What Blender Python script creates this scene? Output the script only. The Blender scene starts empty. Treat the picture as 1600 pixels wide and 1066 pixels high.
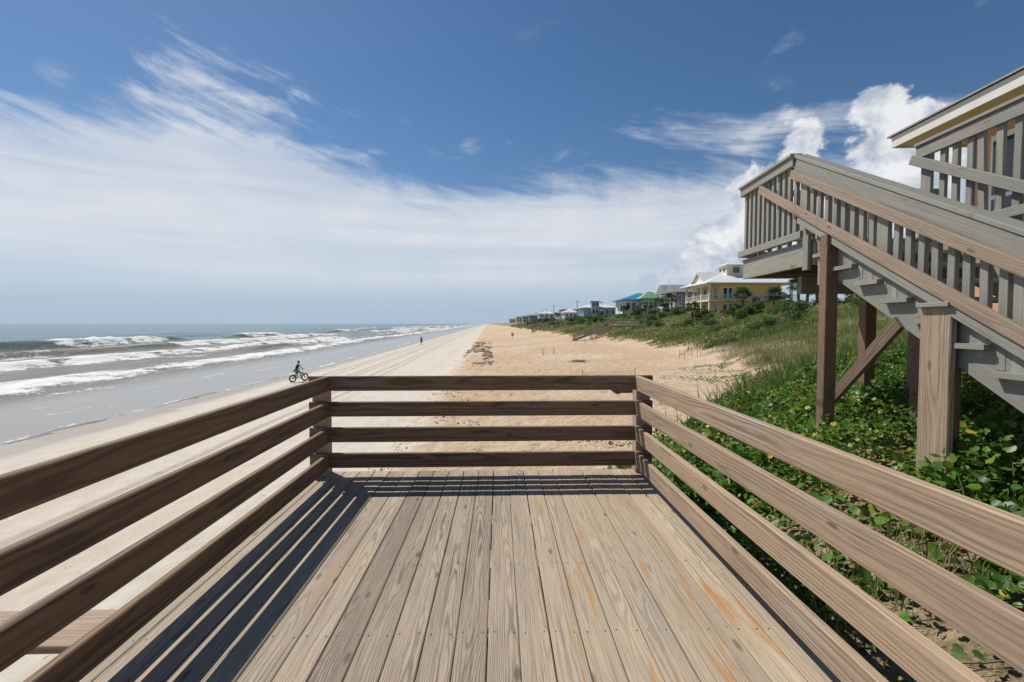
import bpy, math, random
import numpy as np
from mathutils import Vector, Matrix
R = math.radians
random.seed(7); rng = np.random.default_rng(7)
scene = bpy.context.scene
COL = scene.collection

# ------------------------------------------------------------------ camera
EYE = 1.46                     # metres above the deck boards (deck top is z = 0)
cam_d = bpy.data.cameras.new('camera'); cam = bpy.data.objects.new('camera', cam_d); COL.objects.link(cam)
cam_d.sensor_width = 36; cam_d.lens = 16.0; cam_d.clip_start = 0.05; cam_d.clip_end = 80000
cam.location = (0, 0, EYE); cam.rotation_euler = (R(90 - 2.17), 0, R(-1.61))
scene.camera = cam
# ------------------------------------------------------------------ light
SUN_DIR = Vector((-0.545, 0.535, 1.0)).normalized()
SUN_EL = math.asin(SUN_DIR.z); SUN_AZ = math.atan2(SUN_DIR.x, SUN_DIR.y)
sd = bpy.data.lights.new('sun', 'SUN'); sd.energy = 5.0; sd.angle = R(0.53); sd.color = (1.0, 0.95, 0.87)
sun = bpy.data.objects.new('sun', sd); COL.objects.link(sun)
sun.rotation_euler = SUN_DIR.to_track_quat('Z', 'Y').to_euler(); sun.location = (-20, 20, 40)
scene.view_settings.view_transform = 'Standard'; scene.view_settings.look = 'None'
scene.view_settings.gamma = 1.0; scene.view_settings.exposure = 0.0
scene.view_settings.use_curve_mapping = False

class NT:
    """small helper round a node tree"""
    def __init__(s, tree): s.t = tree; s.n = tree.nodes; s.l = tree.links
    def new(s, typ, ins=None, **kw):
        n = s.n.new(typ)
        for k, v in kw.items(): setattr(n, k, v)
        for k, v in (ins or {}).items(): s.put(n, k, v)
        return n
    def put(s, n, k, v):
        if hasattr(v, 'is_output'): s.l.new(v, n.inputs[k])
        else: n.inputs[k].default_value = v
    def m(s, op, a, b=0.0, c=None, clamp=False):
        n = s.n.new('ShaderNodeMath'); n.operation = op; n.use_clamp = clamp
        s.put(n, 0, a); s.put(n, 1, b)
        if c is not None: s.put(n, 2, c)
        return n.outputs[0]
    def vm(s, op, a, b=(0, 0, 0)):
        n = s.n.new('ShaderNodeVectorMath'); n.operation = op
        s.put(n, 0, a); s.put(n, 1, b); return n.outputs[0]
    def ss(s, x, a, b):        # smoothstep a..b
        n = s.n.new('ShaderNodeMapRange'); n.interpolation_type = 'SMOOTHSTEP'
        s.put(n, 0, x); s.put(n, 1, a); s.put(n, 2, b); n.inputs[3].default_value = 0; n.inputs[4].default_value = 1
        return n.outputs[0]
    def lin(s, x, a, b, c=0.0, d=1.0):
        n = s.n.new('ShaderNodeMapRange'); s.put(n, 0, x); s.put(n, 1, a); s.put(n, 2, b); s.put(n, 3, c); s.put(n, 4, d)
        return n.outputs[0]
    def mix(s, f, a, b):
        n = s.n.new('ShaderNodeMix'); n.data_type = 'RGBA'
        s.put(n, 'Factor', f); s.put(n, 6, a if hasattr(a, 'is_output') else (*a, 1)); s.put(n, 7, b if hasattr(b, 'is_output') else (*b, 1))
        return n.outputs[2]
    def noise(s, v, scale, det=4.0, rough=.55, dist=0.0, dim='3D'):
        n = s.n.new('ShaderNodeTexNoise'); n.noise_dimensions = dim
        s.put(n, 'Vector', v); s.put(n, 'Scale', scale); s.put(n, 'Detail', det); s.put(n, 'Roughness', rough); s.put(n, 'Distortion', dist)
        return n.outputs[0]
    def comb(s, x, y, z=0.0):
        n = s.n.new('ShaderNodeCombineXYZ'); s.put(n, 0, x); s.put(n, 1, y); s.put(n, 2, z); return n.outputs[0]
    def sep(s, v):
        n = s.n.new('ShaderNodeSeparateXYZ'); s.put(n, 0, v); return n.outputs

# ------------------------------------------------------------------ sky
world = bpy.data.worlds.new('World'); scene.world = world; world.use_nodes = True
w = NT(world.node_tree); w.n.clear()
sky = w.new('ShaderNodeTexSky', sky_type='NISHITA', sun_disc=False)
sky.sun_elevation = SUN_EL; sky.sun_rotation = SUN_AZ; sky.air_density = 1.0; sky.dust_density = 0.2; sky.ozone_density = 2.2
gen = w.new('ShaderNodeTexCoord').outputs['Generated']
dn = w.vm('NORMALIZE', gen); dx, dy, dz = w.sep(dn)
az = w.m('MULTIPLY', w.m('ARCTAN2', dx, dy), 57.2958)
el = w.m('MULTIPLY', w.m('ARCSINE', dz), 57.2958)
# the blue is a little deeper than the plain model gives
hs = w.new('ShaderNodeHueSaturation', {'Saturation': 1.20, 'Value': 1.06, 'Color': sky.outputs[0]})
# wind-drawn high cloud: noise drawn out along a slanting direction
rx = w.m('ADD', w.m('MULTIPLY', az, .035), w.m('MULTIPLY', el, .030))
ry = w.m('SUBTRACT', w.m('MULTIPLY', el, .16), w.m('MULTIPLY', az, -.035))
stre = w.noise(w.comb(rx, ry, 3.1), 1.0, 7, .60, .35)
fine = w.noise(w.comb(w.m('MULTIPLY', az, .10), w.m('MULTIPLY', el, .17), 9.7), 1.0, 8, .62, .5)
big = w.noise(w.comb(w.m('MULTIPLY', az, .035), w.m('MULTIPLY', el, .02), 1.9), 1.0, 2, .5)
edge = w.m('ADD', w.m('ADD', el, w.m('MULTIPLY', w.m('SUBTRACT', stre, .5), -30.0)), w.m('MULTIPLY', w.m('SUBTRACT', fine, .5), -10.0))
edge = w.m('ADD', edge, w.m('MULTIPLY', w.m('SUBTRACT', big, .5), -8.0))
def hump(a, wd): return w.m('POWER', 2.718, w.m('MULTIPLY', w.m('POWER', w.m('ABSOLUTE', w.m('DIVIDE', w.m('SUBTRACT', az, a), wd)), 2.0), -1.0))
edge = w.m('ADD', edge, w.m('ADD', w.m('MULTIPLY', hump(-29, 10), -4.5), w.m('MULTIPLY', hump(-49, 9), 3.0)))
edge = w.m('ADD', edge, w.m('MULTIPLY', w.ss(az, 34, 60), 5.0))
veil = w.m('SUBTRACT', 1.0, w.ss(edge, 14.5, 21.5))
veil = w.m('MULTIPLY', veil, w.lin(fine, .3, .7, .80, 1.0))
thin = w.noise(w.comb(w.m('MULTIPLY', az, .018), w.m('MULTIPLY', el, .30), 5.5), 1.0, 5, .5, .3)
low = w.m('MULTIPLY', w.ss(el, 1.5, 7.5), w.lin(thin, .38, .60, .58, 1.0))     # thins out again toward the horizon
veil = w.m('MULTIPLY', veil, w.m('ADD', w.m('MULTIPLY', low, .88), .12), clamp=True)
# heaped cloud inland: rounded masses given by bearing and height
blobs = [(39.6, 20.4, 2.5), (40.8, 16.5, 3.4), (37.6, 12.5, 3.0), (43.0, 17.4, 2.6), (33.8, 18.6, 2.2), (33.0, 15.4, 2.9),
         (30.2, 13.6, 2.9), (28.0, 14.6, 1.8), (35.0, 10.0, 5.0), (28.0, 8.0, 4.4), (24.5, 7.6, 3.0), (21.5, 5.4, 2.6), (18.5, 4.6, 2.2),
         (44.5, 12, 5.0), (50, 15, 5), (64, 12, 6), (82, 12, 6), (110, 11, 6), (150, 10, 6), (-95, 9, 5), (-140, 9, 6)]
wob1 = w.noise(w.comb(w.m('MULTIPLY', az, .22), w.m('MULTIPLY', el, .24), 2.2), 1.0, 8, .60, .2)
acc = None
for (a, e, r) in blobs:
    q = w.m('ADD', w.m('POWER', w.m('ABSOLUTE', w.m('SUBTRACT', az, a)), 2.0), w.m('POWER', w.m('ABSOLUTE', w.m('SUBTRACT', el, e)), 2.0))
    g = w.m('SUBTRACT', 1.0, w.m('DIVIDE', w.m('SQRT', q), r * 1.35))
    acc = g if acc is None else w.m('SMOOTH_MAX', acc, g, .18)
cum = w.m('ADD', acc, w.m('MULTIPLY', w.m('SUBTRACT', wob1, .5), 1.75))
cumd = w.m('MULTIPLY', w.ss(cum, .23, .44), w.ss(el, .5, 9.0))
shade = w.noise(w.comb(w.m('MULTIPLY', w.m('ADD', az, 1.2), .22), w.m('MULTIPLY', w.m('SUBTRACT', el, 1.1), .24), 2.2), 1.0, 6, .58, .2)
lit = w.m('ADD', w.m('MULTIPLY', w.m('SUBTRACT', wob1, shade), 4.2), w.lin(el, 4, 20, .30, .74), clamp=True)
# a few loose scraps
scr = w.noise(w.comb(w.m('MULTIPLY', az, .075), w.m('MULTIPLY', el, .13), 21.0), 1.0, 7, .6, .4)
scrap = w.m('MULTIPLY', w.m('MULTIPLY', w.ss(scr, .62, .80), .75), w.m('MULTIPLY', w.ss(el, 8, 14), w.m('SUBTRACT', 1.0, w.ss(el, 25, 36))))
c_veil = (9.5, 9.9, 10.7, 1)
hazef = w.m('MULTIPLY', w.m('SUBTRACT', 1.0, w.ss(el, -1.0, 15.0)), .92)
skyc = w.mix(hazef, hs.outputs[0], (4.7, 6.5, 8.8))
wisp = None
for (a, e, ra, re) in ((30.5, 20.0, 4.0, 3.6), (-4.5, 20.5, 3.2, 2.2), (1.5, 21.5, 1.6, 1.2), (-34, 22.5, 6, 2.4), (-24, 22.5, 7, 2.6), (70, 28, 9, 4), (-75, 26, 9, 4), (150, 27, 10, 4)):
    q = w.m('ADD', w.m('POWER', w.m('ABSOLUTE', w.m('DIVIDE', w.m('SUBTRACT', az, a), ra)), 2.0), w.m('POWER', w.m('ABSOLUTE', w.m('DIVIDE', w.m('SUBTRACT', el, e), re)), 2.0))
    g = w.m('POWER', 2.718, w.m('MULTIPLY', q, -1.0)); wisp = g if wisp is None else w.m('MAXIMUM', wisp, g)
wisp = w.m('MULTIPLY', w.m('MULTIPLY', w.ss(w.m('ADD', w.m('MULTIPLY', wisp, .34), w.m('ADD', w.m('MULTIPLY', w.m('SUBTRACT', fine, .5), 1.9), w.m('MULTIPLY', w.m('SUBTRACT', stre, .5), 1.3))), .24, .80), w.ss(wisp, .05, .6)), .8)
colr = w.mix(veil, skyc, c_veil[:3])
colr = w.mix(wisp, colr, (9.4, 9.8, 10.6))
colr = w.mix(w.m('MULTIPLY', scrap, .6), colr, (9.4, 9.8, 10.6))
cumc = w.mix(lit, (6.0, 6.8, 8.3), (11.6, 11.7, 11.9))
colr = w.mix(w.m('MULTIPLY', cumd, .93), colr, cumc)
bg = w.new('ShaderNodeBackground', {'Color': colr, 'Strength': 0.075})
w.l.new(bg.outputs[0], w.new('ShaderNodeOutputWorld').inputs[0])

# ------------------------------------------------------------------ object helpers
def tag(o, label=None, cat=None, group=None, kind=None):
    if label: o['label'] = label
    if cat: o['category'] = cat
    if group: o['group'] = group
    if kind: o['kind'] = kind
    return o
def empty(name, loc=(0, 0, 0), rz=0.0):
    o = bpy.data.objects.new(name, None); COL.objects.link(o); o.empty_display_size = .2
    o.location = loc; o.rotation_euler = (0, 0, rz); return o
def link(name, me, mat=None, parent=None, M=None):
    if mat and not me.materials: me.materials.append(mat)
    o = bpy.data.objects.new(name, me); COL.objects.link(o)
    if M is not None: o.matrix_basis = M
    if parent:
        o.parent = parent
        inv = Matrix.Identity(4); p = parent; ch = []
        while p: ch.append(p); p = p.parent
        W = Matrix.Identity(4)
        for p in reversed(ch): W = W @ p.matrix_parent_inverse @ p.matrix_basis
        o.matrix_parent_inverse = W.inverted()
    return o
def copy_tree(o, parent=None):
    c = o.copy(); COL.objects.link(c); c.parent = parent
    for ch in o.children: copy_tree(ch, c)
    return c
def mesh_np(name, v, f, smooth=False):
    """v (n,3) array, f (m,k) int array of equal-size faces"""
    v = np.asarray(v, dtype=np.float32); f = np.asarray(f, dtype=np.int32)
    me = bpy.data.meshes.new(name); k = f.shape[1]
    me.vertices.add(len(v)); me.vertices.foreach_set('co', v.ravel())
    me.loops.add(f.size); me.loops.foreach_set('vertex_index', f.ravel())
    me.polygons.add(len(f)); me.polygons.foreach_set('loop_start', np.arange(0, f.size, k, dtype=np.int32))
    me.update(calc_edges=True)
    if smooth: me.polygons.foreach_set('use_smooth', np.ones(len(f), dtype=bool))
    return me
class MB:
    """collects plain shapes of ONE part"""
    def __init__(s): s.v = []; s.f = []
    def add(s, vs, fs):
        b = len(s.v); s.v += [tuple(x) for x in vs]; s.f += [tuple(b + i for i in q) for q in fs]; return s
    def box(s, x0, x1, y0, y1, z0, z1):
        return s.add([(x0, y0, z0), (x1, y0, z0), (x1, y1, z0), (x0, y1, z0), (x0, y0, z1), (x1, y0, z1), (x1, y1, z1), (x0, y1, z1)],
                     [(0, 3, 2, 1), (4, 5, 6, 7), (0, 1, 5, 4), (1, 2, 6, 5), (2, 3, 7, 6), (3, 0, 4, 7)])
    def tube(s, pts, rad, n=8, cap=True):
        pts = [Vector(p) for p in pts]; rad = rad if isinstance(rad, (list, tuple)) else [rad] * len(pts); b = len(s.v)
        for i, p in enumerate(pts):
            t = (pts[min(i + 1, len(pts) - 1)] - pts[max(i - 1, 0)]).normalized()
            a = t.orthogonal().normalized() if abs(t.z) < .9 else Vector((1, 0, 0)); a = (a - t * a.dot(t)).normalized(); c = t.cross(a)
            for k in range(n):
                q = p + (a * math.cos(2 * math.pi * k / n) + c * math.sin(2 * math.pi * k / n)) * rad[i]; s.v.append(tuple(q))
        for i in range(len(pts) - 1):
            for k in range(n):
                k2 = (k + 1) % n; s.f.append((b + i * n + k, b + i * n + k2, b + (i + 1) * n + k2, b + (i + 1) * n + k))
        if cap:
            s.f.append(tuple(b + k for k in reversed(range(n)))); e = b + (len(pts) - 1) * n; s.f.append(tuple(e + k for k in range(n)))
        return s
    def torus(s, c, axis, r, t, n=28, m=8):
        c = Vector(c); axis = Vector(axis).normalized(); a = axis.orthogonal().normalized(); d = axis.cross(a); b = len(s.v)
        for i in range(n):
            th = 2 * math.pi * i / n; u = a * math.cos(th) + d * math.sin(th)
            for k in range(m):
                ph = 2 * math.pi * k / m; s.v.append(tuple(c + u * (r + t * math.cos(ph)) + axis * t * math.sin(ph)))
        for i in range(n):
            for k in range(m):
                i2 = (i + 1) % n; k2 = (k + 1) % m; s.f.append((b + i * m + k, b + i2 * m + k, b + i2 * m + k2, b + i * m + k2))
        return s
    def ball(s, c, r, n=10, m=7):
        c = Vector(c); r = r if hasattr(r, '__len__') else (r, r, r); b = len(s.v)
        for i in range(m + 1):
            th = math.pi * i / m
            for k in range(n):
                ph = 2 * math.pi * k / n; s.v.append((c.x + r[0] * math.sin(th) * math.cos(ph), c.y + r[1] * math.sin(th) * math.sin(ph), c.z + r[2] * math.cos(th)))
        for i in range(m):
            for k in range(n):
                k2 = (k + 1) % n; s.f.append((b + i * n + k, b + (i + 1) * n + k, b + (i + 1) * n + k2, b + i * n + k2))
        return s
    def build(s, name, mat, parent=None, smooth=False, M=None):
        me = bpy.data.meshes.new(name); me.from_pydata(s.v, [], s.f); me.update()
        if smooth: me.polygons.foreach_set('use_smooth', np.ones(len(me.polygons), dtype=bool))
        return link(name, me, mat, parent, M)
_bc = {}
def board_mesh(L, W, T, ch=.004):
    key = (round(L, 2), round(W, 4), round(T, 4), ch)
    if key in _bc: return _bc[key]
    x, y, z = L / 2, W / 2, T / 2; c = min(ch, T * .3)
    sec = [(-y + c, -z), (y - c, -z), (y, -z + c), (y, z - c), (y - c, z), (-y + c, z), (-y, z - c), (-y, -z + c)]
    v = [(-x, a, b) for a, b in sec] + [(x, a, b) for a, b in sec]
    f = [tuple(reversed(range(8))), tuple(range(8, 16))] + [(k, (k + 1) % 8, 8 + (k + 1) % 8, 8 + k) for k in range(8)]
    me = bpy.data.meshes.new('board'); me.from_pydata(v, [], f); me.update(); _bc[key] = me; return me
def board(name, p0, p1, W, T, wide, mat, parent, ch=.004):
    """sawn board from p0 to p1 (centre line); its wide side W lies along the direction `wide`"""
    p0, p1 = Vector(p0), Vector(p1); d = p1 - p0; L = d.length; X = d.normalized()
    Y = Vector(wide); Y = (Y - X * Y.dot(X)).normalized(); Z = X.cross(Y)
    M = Matrix((( X.x, Y.x, Z.x, 0), (X.y, Y.y, Z.y, 0), (X.z, Y.z, Z.z, 0), (0, 0, 0, 1)))
    M.translation = (p0 + p1) / 2
    me = board_mesh(L, W, T, ch)
    o = bpy.data.objects.new(name, me); COL.objects.link(o)
    o.matrix_basis = M
    if not me.materials: me.materials.append(None)
    o.material_slots[0].link = 'OBJECT'; o.material_slots[0].material = mat
    if parent:
        o.parent = parent; o.matrix_parent_inverse = parent.matrix_basis.inverted()
    return o
UP = (0, 0, 1)

# ------------------------------------------------------------------ materials
def material(name):
    m = bpy.data.materials.new(name); m.use_nodes = True; t = NT(m.node_tree)
    return m, t, t.n['Principled BSDF']
def flat(name, col, rough=.6, var=.15, scale=3.0, metal=0.0, bump=0.0):
    m, t, b = material(name)
    co = t.new('ShaderNodeTexCoord').outputs['Object']
    n = t.noise(co, scale, 5, .6)
    c = t.mix(t.lin(n, .3, .7), tuple(x * (1 - var) for x in col), tuple(min(1, x * (1 + var)) for x in col))
    t.put(b, 'Base Color', c); t.put(b, 'Roughness', rough); t.put(b, 'Metallic', metal)
    if bump:
        bn = t.new('ShaderNodeBump', {'Strength': bump, 'Distance': .02, 'Height': t.noise(co, scale * 6, 4)}); t.l.new(bn.outputs[0], b.inputs['Normal'])
    return m
def wood(name, pale, mid, dark, stain=0.0, ring=1.0, rough=.75, knots=1.0, period=.011, spot=0.0, gray=(.36, .36, .36)):
    m, t, b = material(name)
    co = t.new('ShaderNodeTexCoord').outputs['Object']
    rnd = t.new('ShaderNodeObjectInfo').outputs['Random']
    x, y, z = t.sep(co)
    xo = t.m('ADD', x, t.m('MULTIPLY', rnd, 61.0)); r2 = t.m('FRACT', t.m('MULTIPLY', rnd, 17.3)); r3 = t.m('FRACT', t.m('MULTIPLY', rnd, 41.7))
    # growth rings cut along the board; the heart wanders along its length
    wand = t.noise(t.comb(t.m('MULTIPLY', xo, .55), r2, 0.0), 1.0, 2, .5)
    yy = t.m('ADD', y, t.m('ADD', t.m('MULTIPLY', t.m('SUBTRACT', r2, .5), .10), t.m('MULTIPLY', t.m('SUBTRACT', wand, .5), .16)))
    zz = t.m('ADD', z, t.m('ADD', t.m('MULTIPLY', r3, .03), t.m('MULTIPLY', wand, .10)))
    wig = t.noise(t.comb(t.m('MULTIPLY', xo, 2.2), t.m('MULTIPLY', y, 16), z), 1.0, 4, .55)
    rad = t.m('ADD', t.m('SQRT', t.m('ADD', t.m('MULTIPLY', yy, yy), t.m('MULTIPLY', t.m('MULTIPLY', zz, zz), 1.0))), t.m('MULTIPLY', t.m('SUBTRACT', wig, .5), .026))
    ph = t.m('MULTIPLY', rad, 6.2832 / period)
    rg = t.m('POWER', t.m('ADD', t.m('MULTIPLY', t.m('SINE', ph), .5), .5), 1.8)
    fib = t.noise(t.comb(t.m('MULTIPLY', xo, 3.2), t.m('MULTIPLY', y, 260), t.m('MULTIPLY', z, 260)), 1.0, 5, .72)
    fib2 = t.noise(t.comb(t.m('MULTIPLY', xo, 1.1), t.m('MULTIPLY', y, 55), t.m('MULTIPLY', z, 55)), 1.0, 4, .6)
    blot = t.noise(t.comb(t.m('MULTIPLY', xo, 1.3), t.m('MULTIPLY', y, 5), z), 1.0, 4, .55)
    zone = t.noise(t.comb(t.m('MULTIPLY', xo, .8), t.m('MULTIPLY', y, 3), t.m('ADD', z, 7.0)), 1.0, 3, .55)
    base = t.mix(t.lin(t.m('ADD', t.m('MULTIPLY', blot, .55), t.m('MULTIPLY', r2, .45)), .28, .72), pale, mid)
    base = t.mix(t.m('MULTIPLY', t.ss(zone, .50, .72), .6), base, gray)
    rgs = t.m('MULTIPLY', t.m('MULTIPLY', rg, ring), t.lin(zone, .35, .65, .25, .85))
    base = t.mix(t.m('MULTIPLY', rgs, .80, clamp=True), base, dark)
    base = t.mix(t.m('MULTIPLY', t.ss(fib, .47, .72), .70), base, dark)
    base = t.mix(t.m('MULTIPLY', t.ss(fib2, .56, .74), .45), base, tuple(c * .7 for c in dark))
    crk = t.noise(t.comb(t.m('MULTIPLY', xo, .75), t.m('MULTIPLY', y, 120), t.m('MULTIPLY', z, 120)), 1.0, 2, .4)
    crack = t.m('MULTIPLY', t.ss(crk, .69, .73), .75)
    base = t.mix(crack, base, tuple(c * .30 for c in dark))
    base = t.mix(t.m('MULTIPLY', t.ss(t.m('SUBTRACT', 1.0, fib2), .60, .78), .35), base, tuple(min(1, c * 1.35) for c in gray))
    # knots
    kv = t.n.new('ShaderNodeTexVoronoi'); kv.voronoi_dimensions = '2D'; kv.inputs['Scale'].default_value = 1.0
    t.put(kv, 'Vector', t.comb(t.m('MULTIPLY', xo, 1.7), t.m('MULTIPLY', t.m('ADD', y, t.m('MULTIPLY', rnd, 9.0)), 5.0)))
    kd = t.m('ADD', kv.outputs['Distance'], t.m('MULTIPLY', t.m('SUBTRACT', wig, .5), .03))
    kr = t.sep(kv.outputs['Color'])[0]
    kn = t.m('MULTIPLY', t.m('SUBTRACT', 1.0, t.ss(t.m('DIVIDE', kd, t.m('ADD', kr, .25)), .025, .085)), t.m('MULTIPLY', t.ss(kr, .52, .60), .62 * knots))
    halo = t.m('MULTIPLY', t.m('SUBTRACT', 1.0, t.ss(kd, .05, .22)), t.m('MULTIPLY', t.ss(kr, .52, .60), .35))
    base = t.mix(halo, base, mid)
    base = t.mix(kn, base, tuple(c * .45 for c in dark))
    if stain > 0:
        s1 = t.noise(t.comb(t.m('MULTIPLY', xo, 1.5), t.m('MULTIPLY', y, 13), 4.0), 1.0, 5, .62, .3)
        sm = t.m('MULTIPLY', t.ss(s1, .555, .68), stain)
        base = t.mix(t.m('MULTIPLY', sm, t.lin(fib2, .3, .7, .6, 1.0)), base, (.37, .19, .06))
    if spot > 0:
        s1 = t.noise(t.comb(t.m('MULTIPLY', xo, 2.6), t.m('MULTIPLY', y, 9), 4.0), 1.0, 4, .6, .3)
        base = t.mix(t.m('MULTIPLY', t.ss(s1, .61, .75), spot), base, (.24, .125, .05))
    t.put(b, 'Base Color', base); t.put(b, 'Roughness', rough); t.put(b, 'Specular IOR Level', .3)
    hgt = t.m('ADD', t.m('MULTIPLY', rgs, -.7), t.m('ADD', t.m('MULTIPLY', fib, -.6), t.m('MULTIPLY', fib2, -.9)))
    bn = t.new('ShaderNodeBump', {'Strength': .55, 'Distance': .0025, 'Height': hgt}); t.l.new(bn.outputs[0], b.inputs['Normal'])
    return m
W_DECK = wood('deck_wood', (.43, .35, .258), (.27, .218, .165), (.085, .062, .045), gray=(.36, .325, .28), ring=1.25, period=.0075)
W_DECKT = wood('deck_wood_tan', (.45, .37, .27), (.34, .275, .205), (.12, .088, .062), gray=(.39, .35, .295), ring=1.0, stain=.25, period=.0085)
W_DECKS = wood('deck_wood_stained', (.48, .395, .28), (.38, .305, .22), (.15, .11, .075), stain=1.0, ring=.85, gray=(.39, .36, .32), period=.009)
W_RAIL_SHADE = wood('rail_wood_shade_tone', (.27, .175, .105), (.19, .125, .08), (.07, .04, .025), spot=.25, gray=(.24, .205, .175), period=.017, ring=1.3)  # brown front and left rail wood, shade of the unlit faces darkened into its colour
W_RAIL_SUN = wood('rail_wood_sun_tone', (.46, .335, .225), (.36, .268, .19), (.14, .09, .058), spot=.35, gray=(.42, .38, .325), period=.016)  # greyer rail wood for sunlit right side, light put into its paler colour
W_GREY = wood('painted_grey_wood', (.32, .31, .265), (.25, .25, .22), (.14, .13, .105), ring=.45, spot=.9, knots=.5, gray=(.30, .295, .265))
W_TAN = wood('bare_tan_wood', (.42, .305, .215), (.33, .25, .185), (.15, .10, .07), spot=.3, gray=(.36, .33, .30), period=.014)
W_POST = wood('brown_post_wood', (.23, .145, .09), (.17, .115, .078), (.08, .048, .032), gray=(.22, .19, .165))
W_FAR = wood('far_weathered_wood', (.40, .33, .27), (.32, .265, .215), (.16, .13, .10), ring=.4)
M_NAIL = flat('nail_steel', (.06, .05, .045), .5)

# ------------------------------------------------------------------ terrain
def fnoise(x, y, seed=0, octv=4):
    """cheap value noise for arrays"""
    x = np.asarray(x, float); y = np.asarray(y, float); out = np.zeros(np.broadcast(x, y).shape); a = 1.0; tot = 0
    for o in range(octv):
        xi = np.floor(x).astype(np.int64); yi = np.floor(y).astype(np.int64); fx = x - xi; fy = y - yi
        fx = fx * fx * (3 - 2 * fx); fy = fy * fy * (3 - 2 * fy)
        def h(i, j):
            n = (i * 374761393 + j * 668265263 + (seed + o * 13) * 974634777) & 0xffffffff
            n = ((n ^ (n >> 13)) * 1274126177) & 0xffffffff
            return ((n ^ (n >> 16)) & 0xffff) / 65535.0
        v = (h(xi, yi) * (1 - fx) + h(xi + 1, yi) * fx) * (1 - fy) + (h(xi, yi + 1) * (1 - fx) + h(xi + 1, yi + 1) * fx) * fy
        out += v * a; tot += a; a *= .5; x = x * 2.03 + 17.1; y = y * 2.03 + 5.3
    return out / tot
def shore(x, y): return x + .028 * np.maximum(y, 0)          # distance across the shore
def toe(y): return np.interp(y, [-30, 0, 4.5, 6.5, 9, 12, 15, 20, 30, 60, 95, 130, 300, 2500], [-2.2, -1.7, -1.1, .2, 2.0, 4.8, 7.8, 13.2, 16.5, 20, 18.5, 17.5, 19, 22])
def ground_z(x, y):
    x = np.asarray(x, float); y = np.asarray(y, float); u = shore(x, y)
    zb = np.interp(u, [-400, -60, -30, -17.5, -10, -3.4, -2.2, 2, 10, 20], [-12, -4.2, -3.35, -3.0, -2.78, -2.5, -2.22, -2.05, -1.75, -1.55])
    s = u - toe(y)
    near = np.interp(s, [-3, 0, 2.4, 4.3, 6.5, 10, 30, 60], [-.0, .12, 1.62, 2.18, 2.52, 2.95, 4.8, 5.2])
    far = np.interp(s, [-2, 0, 3, 8, 14, 20, 60], [0, .12, .95, 2.0, 3.5, 4.6, 4.9])
    k = np.clip((y - 7) / 16, 0, 1); k = k * k * (3 - 2 * k)
    r = near * (1 - k) + far * k
    veg = np.clip(s / 3, 0, 1)
    bumps = (fnoise(x * .35, y * .35, 3, 3) - .5) * (.10 + .5 * veg * k) + (fnoise(x * 1.6, y * 1.6, 5, 3) - .5) * np.where(u > -3, .09, .02)
    # footprints and trampled hollows on the loose upper beach
    loose = np.clip((u + 3.2) / 1.5, 0, 1) * (1 - veg)
    bumps += -np.clip(fnoise(x * 2.6, y * 2.2, 11, 2) - .62, 0, 1) * .35 * loose
    return zb + r + bumps
def axis(segs):
    out = []
    for a, b, n in segs: out += list(np.linspace(a, b, n, endpoint=False))
    return np.array(out + [segs[-1][1]])
gx = axis([(-420, -60, 12), (-60, -22, 20), (-22, -5, 60), (-5, 9, 130), (9, 30, 110), (30, 70, 50), (70, 700, 20)])
gy = axis([(-40, -4, 18), (-4, 14, 130), (14, 40, 130), (40, 110, 130), (110, 300, 70), (300, 900, 40), (900, 4000, 24)])
GX, GY = np.meshgrid(gx, gy); 
GXs = GX - .028 * np.clip(GY, 0, None) * np.clip((GY - 60) / 100, 0, 1)      # far rows follow the shore
GZ = ground_z(GXs, GY)
nx, ny = len(gx), len(gy)
idx = np.arange(nx * ny).reshape(ny, nx)
def grid_faces(idx): return np.stack([idx[:-1, :-1], idx[:-1, 1:], idx[1:, 1:], idx[1:, :-1]], -1).reshape(-1, 4)
gme = mesh_np('beach', np.stack([GXs, GY, GZ], -1).reshape(-1, 3), grid_faces(idx), True)
def attr(me, name, arr):
    a = me.attributes.new(name, 'FLOAT', 'POINT'); a.data.foreach_set('value', np.asarray(arr, dtype=np.float32).ravel())
U = shore(GXs, GY); S = U - toe(GY)
def smooth(x, a, b):
    t = np.clip((x - a) / (b - a), 0, 1); return t * t * (3 - 2 * t)
attr(gme, 'u', U); 
vegm = smooth(S + (fnoise(GXs * .6, GY * .6, 21, 4) - .5) * 5.0 * np.clip(GY / 20, .35, 1), .6, 2.8)
attr(gme, 'veg', vegm)
m, t, b = material('sand')
pos = t.new('ShaderNodeNewGeometry').outputs['Position']
ua = t.new('ShaderNodeAttribute', attribute_name='u').outputs['Fac']; va = t.new('ShaderNodeAttribute', attribute_name='veg').outputs['Fac']
n1 = t.noise(pos, .35, 5, .6); n2 = t.noise(pos, 2.2, 5, .62); n3 = t.noise(pos, 14, 5, .65); n4 = t.noise(pos, 120, 3, .6)
ux = t.m('ADD', ua, t.m('MULTIPLY', t.m('SUBTRACT', n1, .5), 3.5))
loose = t.ss(ux, -3.6, -1.2)
pale = t.mix(t.lin(n2, .3, .7), (.50, .445, .375), (.60, .55, .475))
orange = t.mix(t.lin(t.m('ADD', t.m('MULTIPLY', n2, .5), t.m('MULTIPLY', n3, .5)), .35, .65), (.45, .31, .19), (.60, .435, .285))
streak = t.noise(t.comb(t.m('MULTIPLY', ua, .9), t.m('MULTIPLY', t.sep(pos)[1], .05), 0.0), 1.0, 4, .6)
pale = t.mix(t.m('MULTIPLY', t.ss(streak, .48, .68), .5), pale, (.50, .385, .27))
orange = t.mix(t.m('MULTIPLY', t.ss(t.noise(pos, .12, 5, .6), .42, .66), .7), orange, (.60, .485, .36))
c = t.mix(loose, pale, orange)
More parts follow.
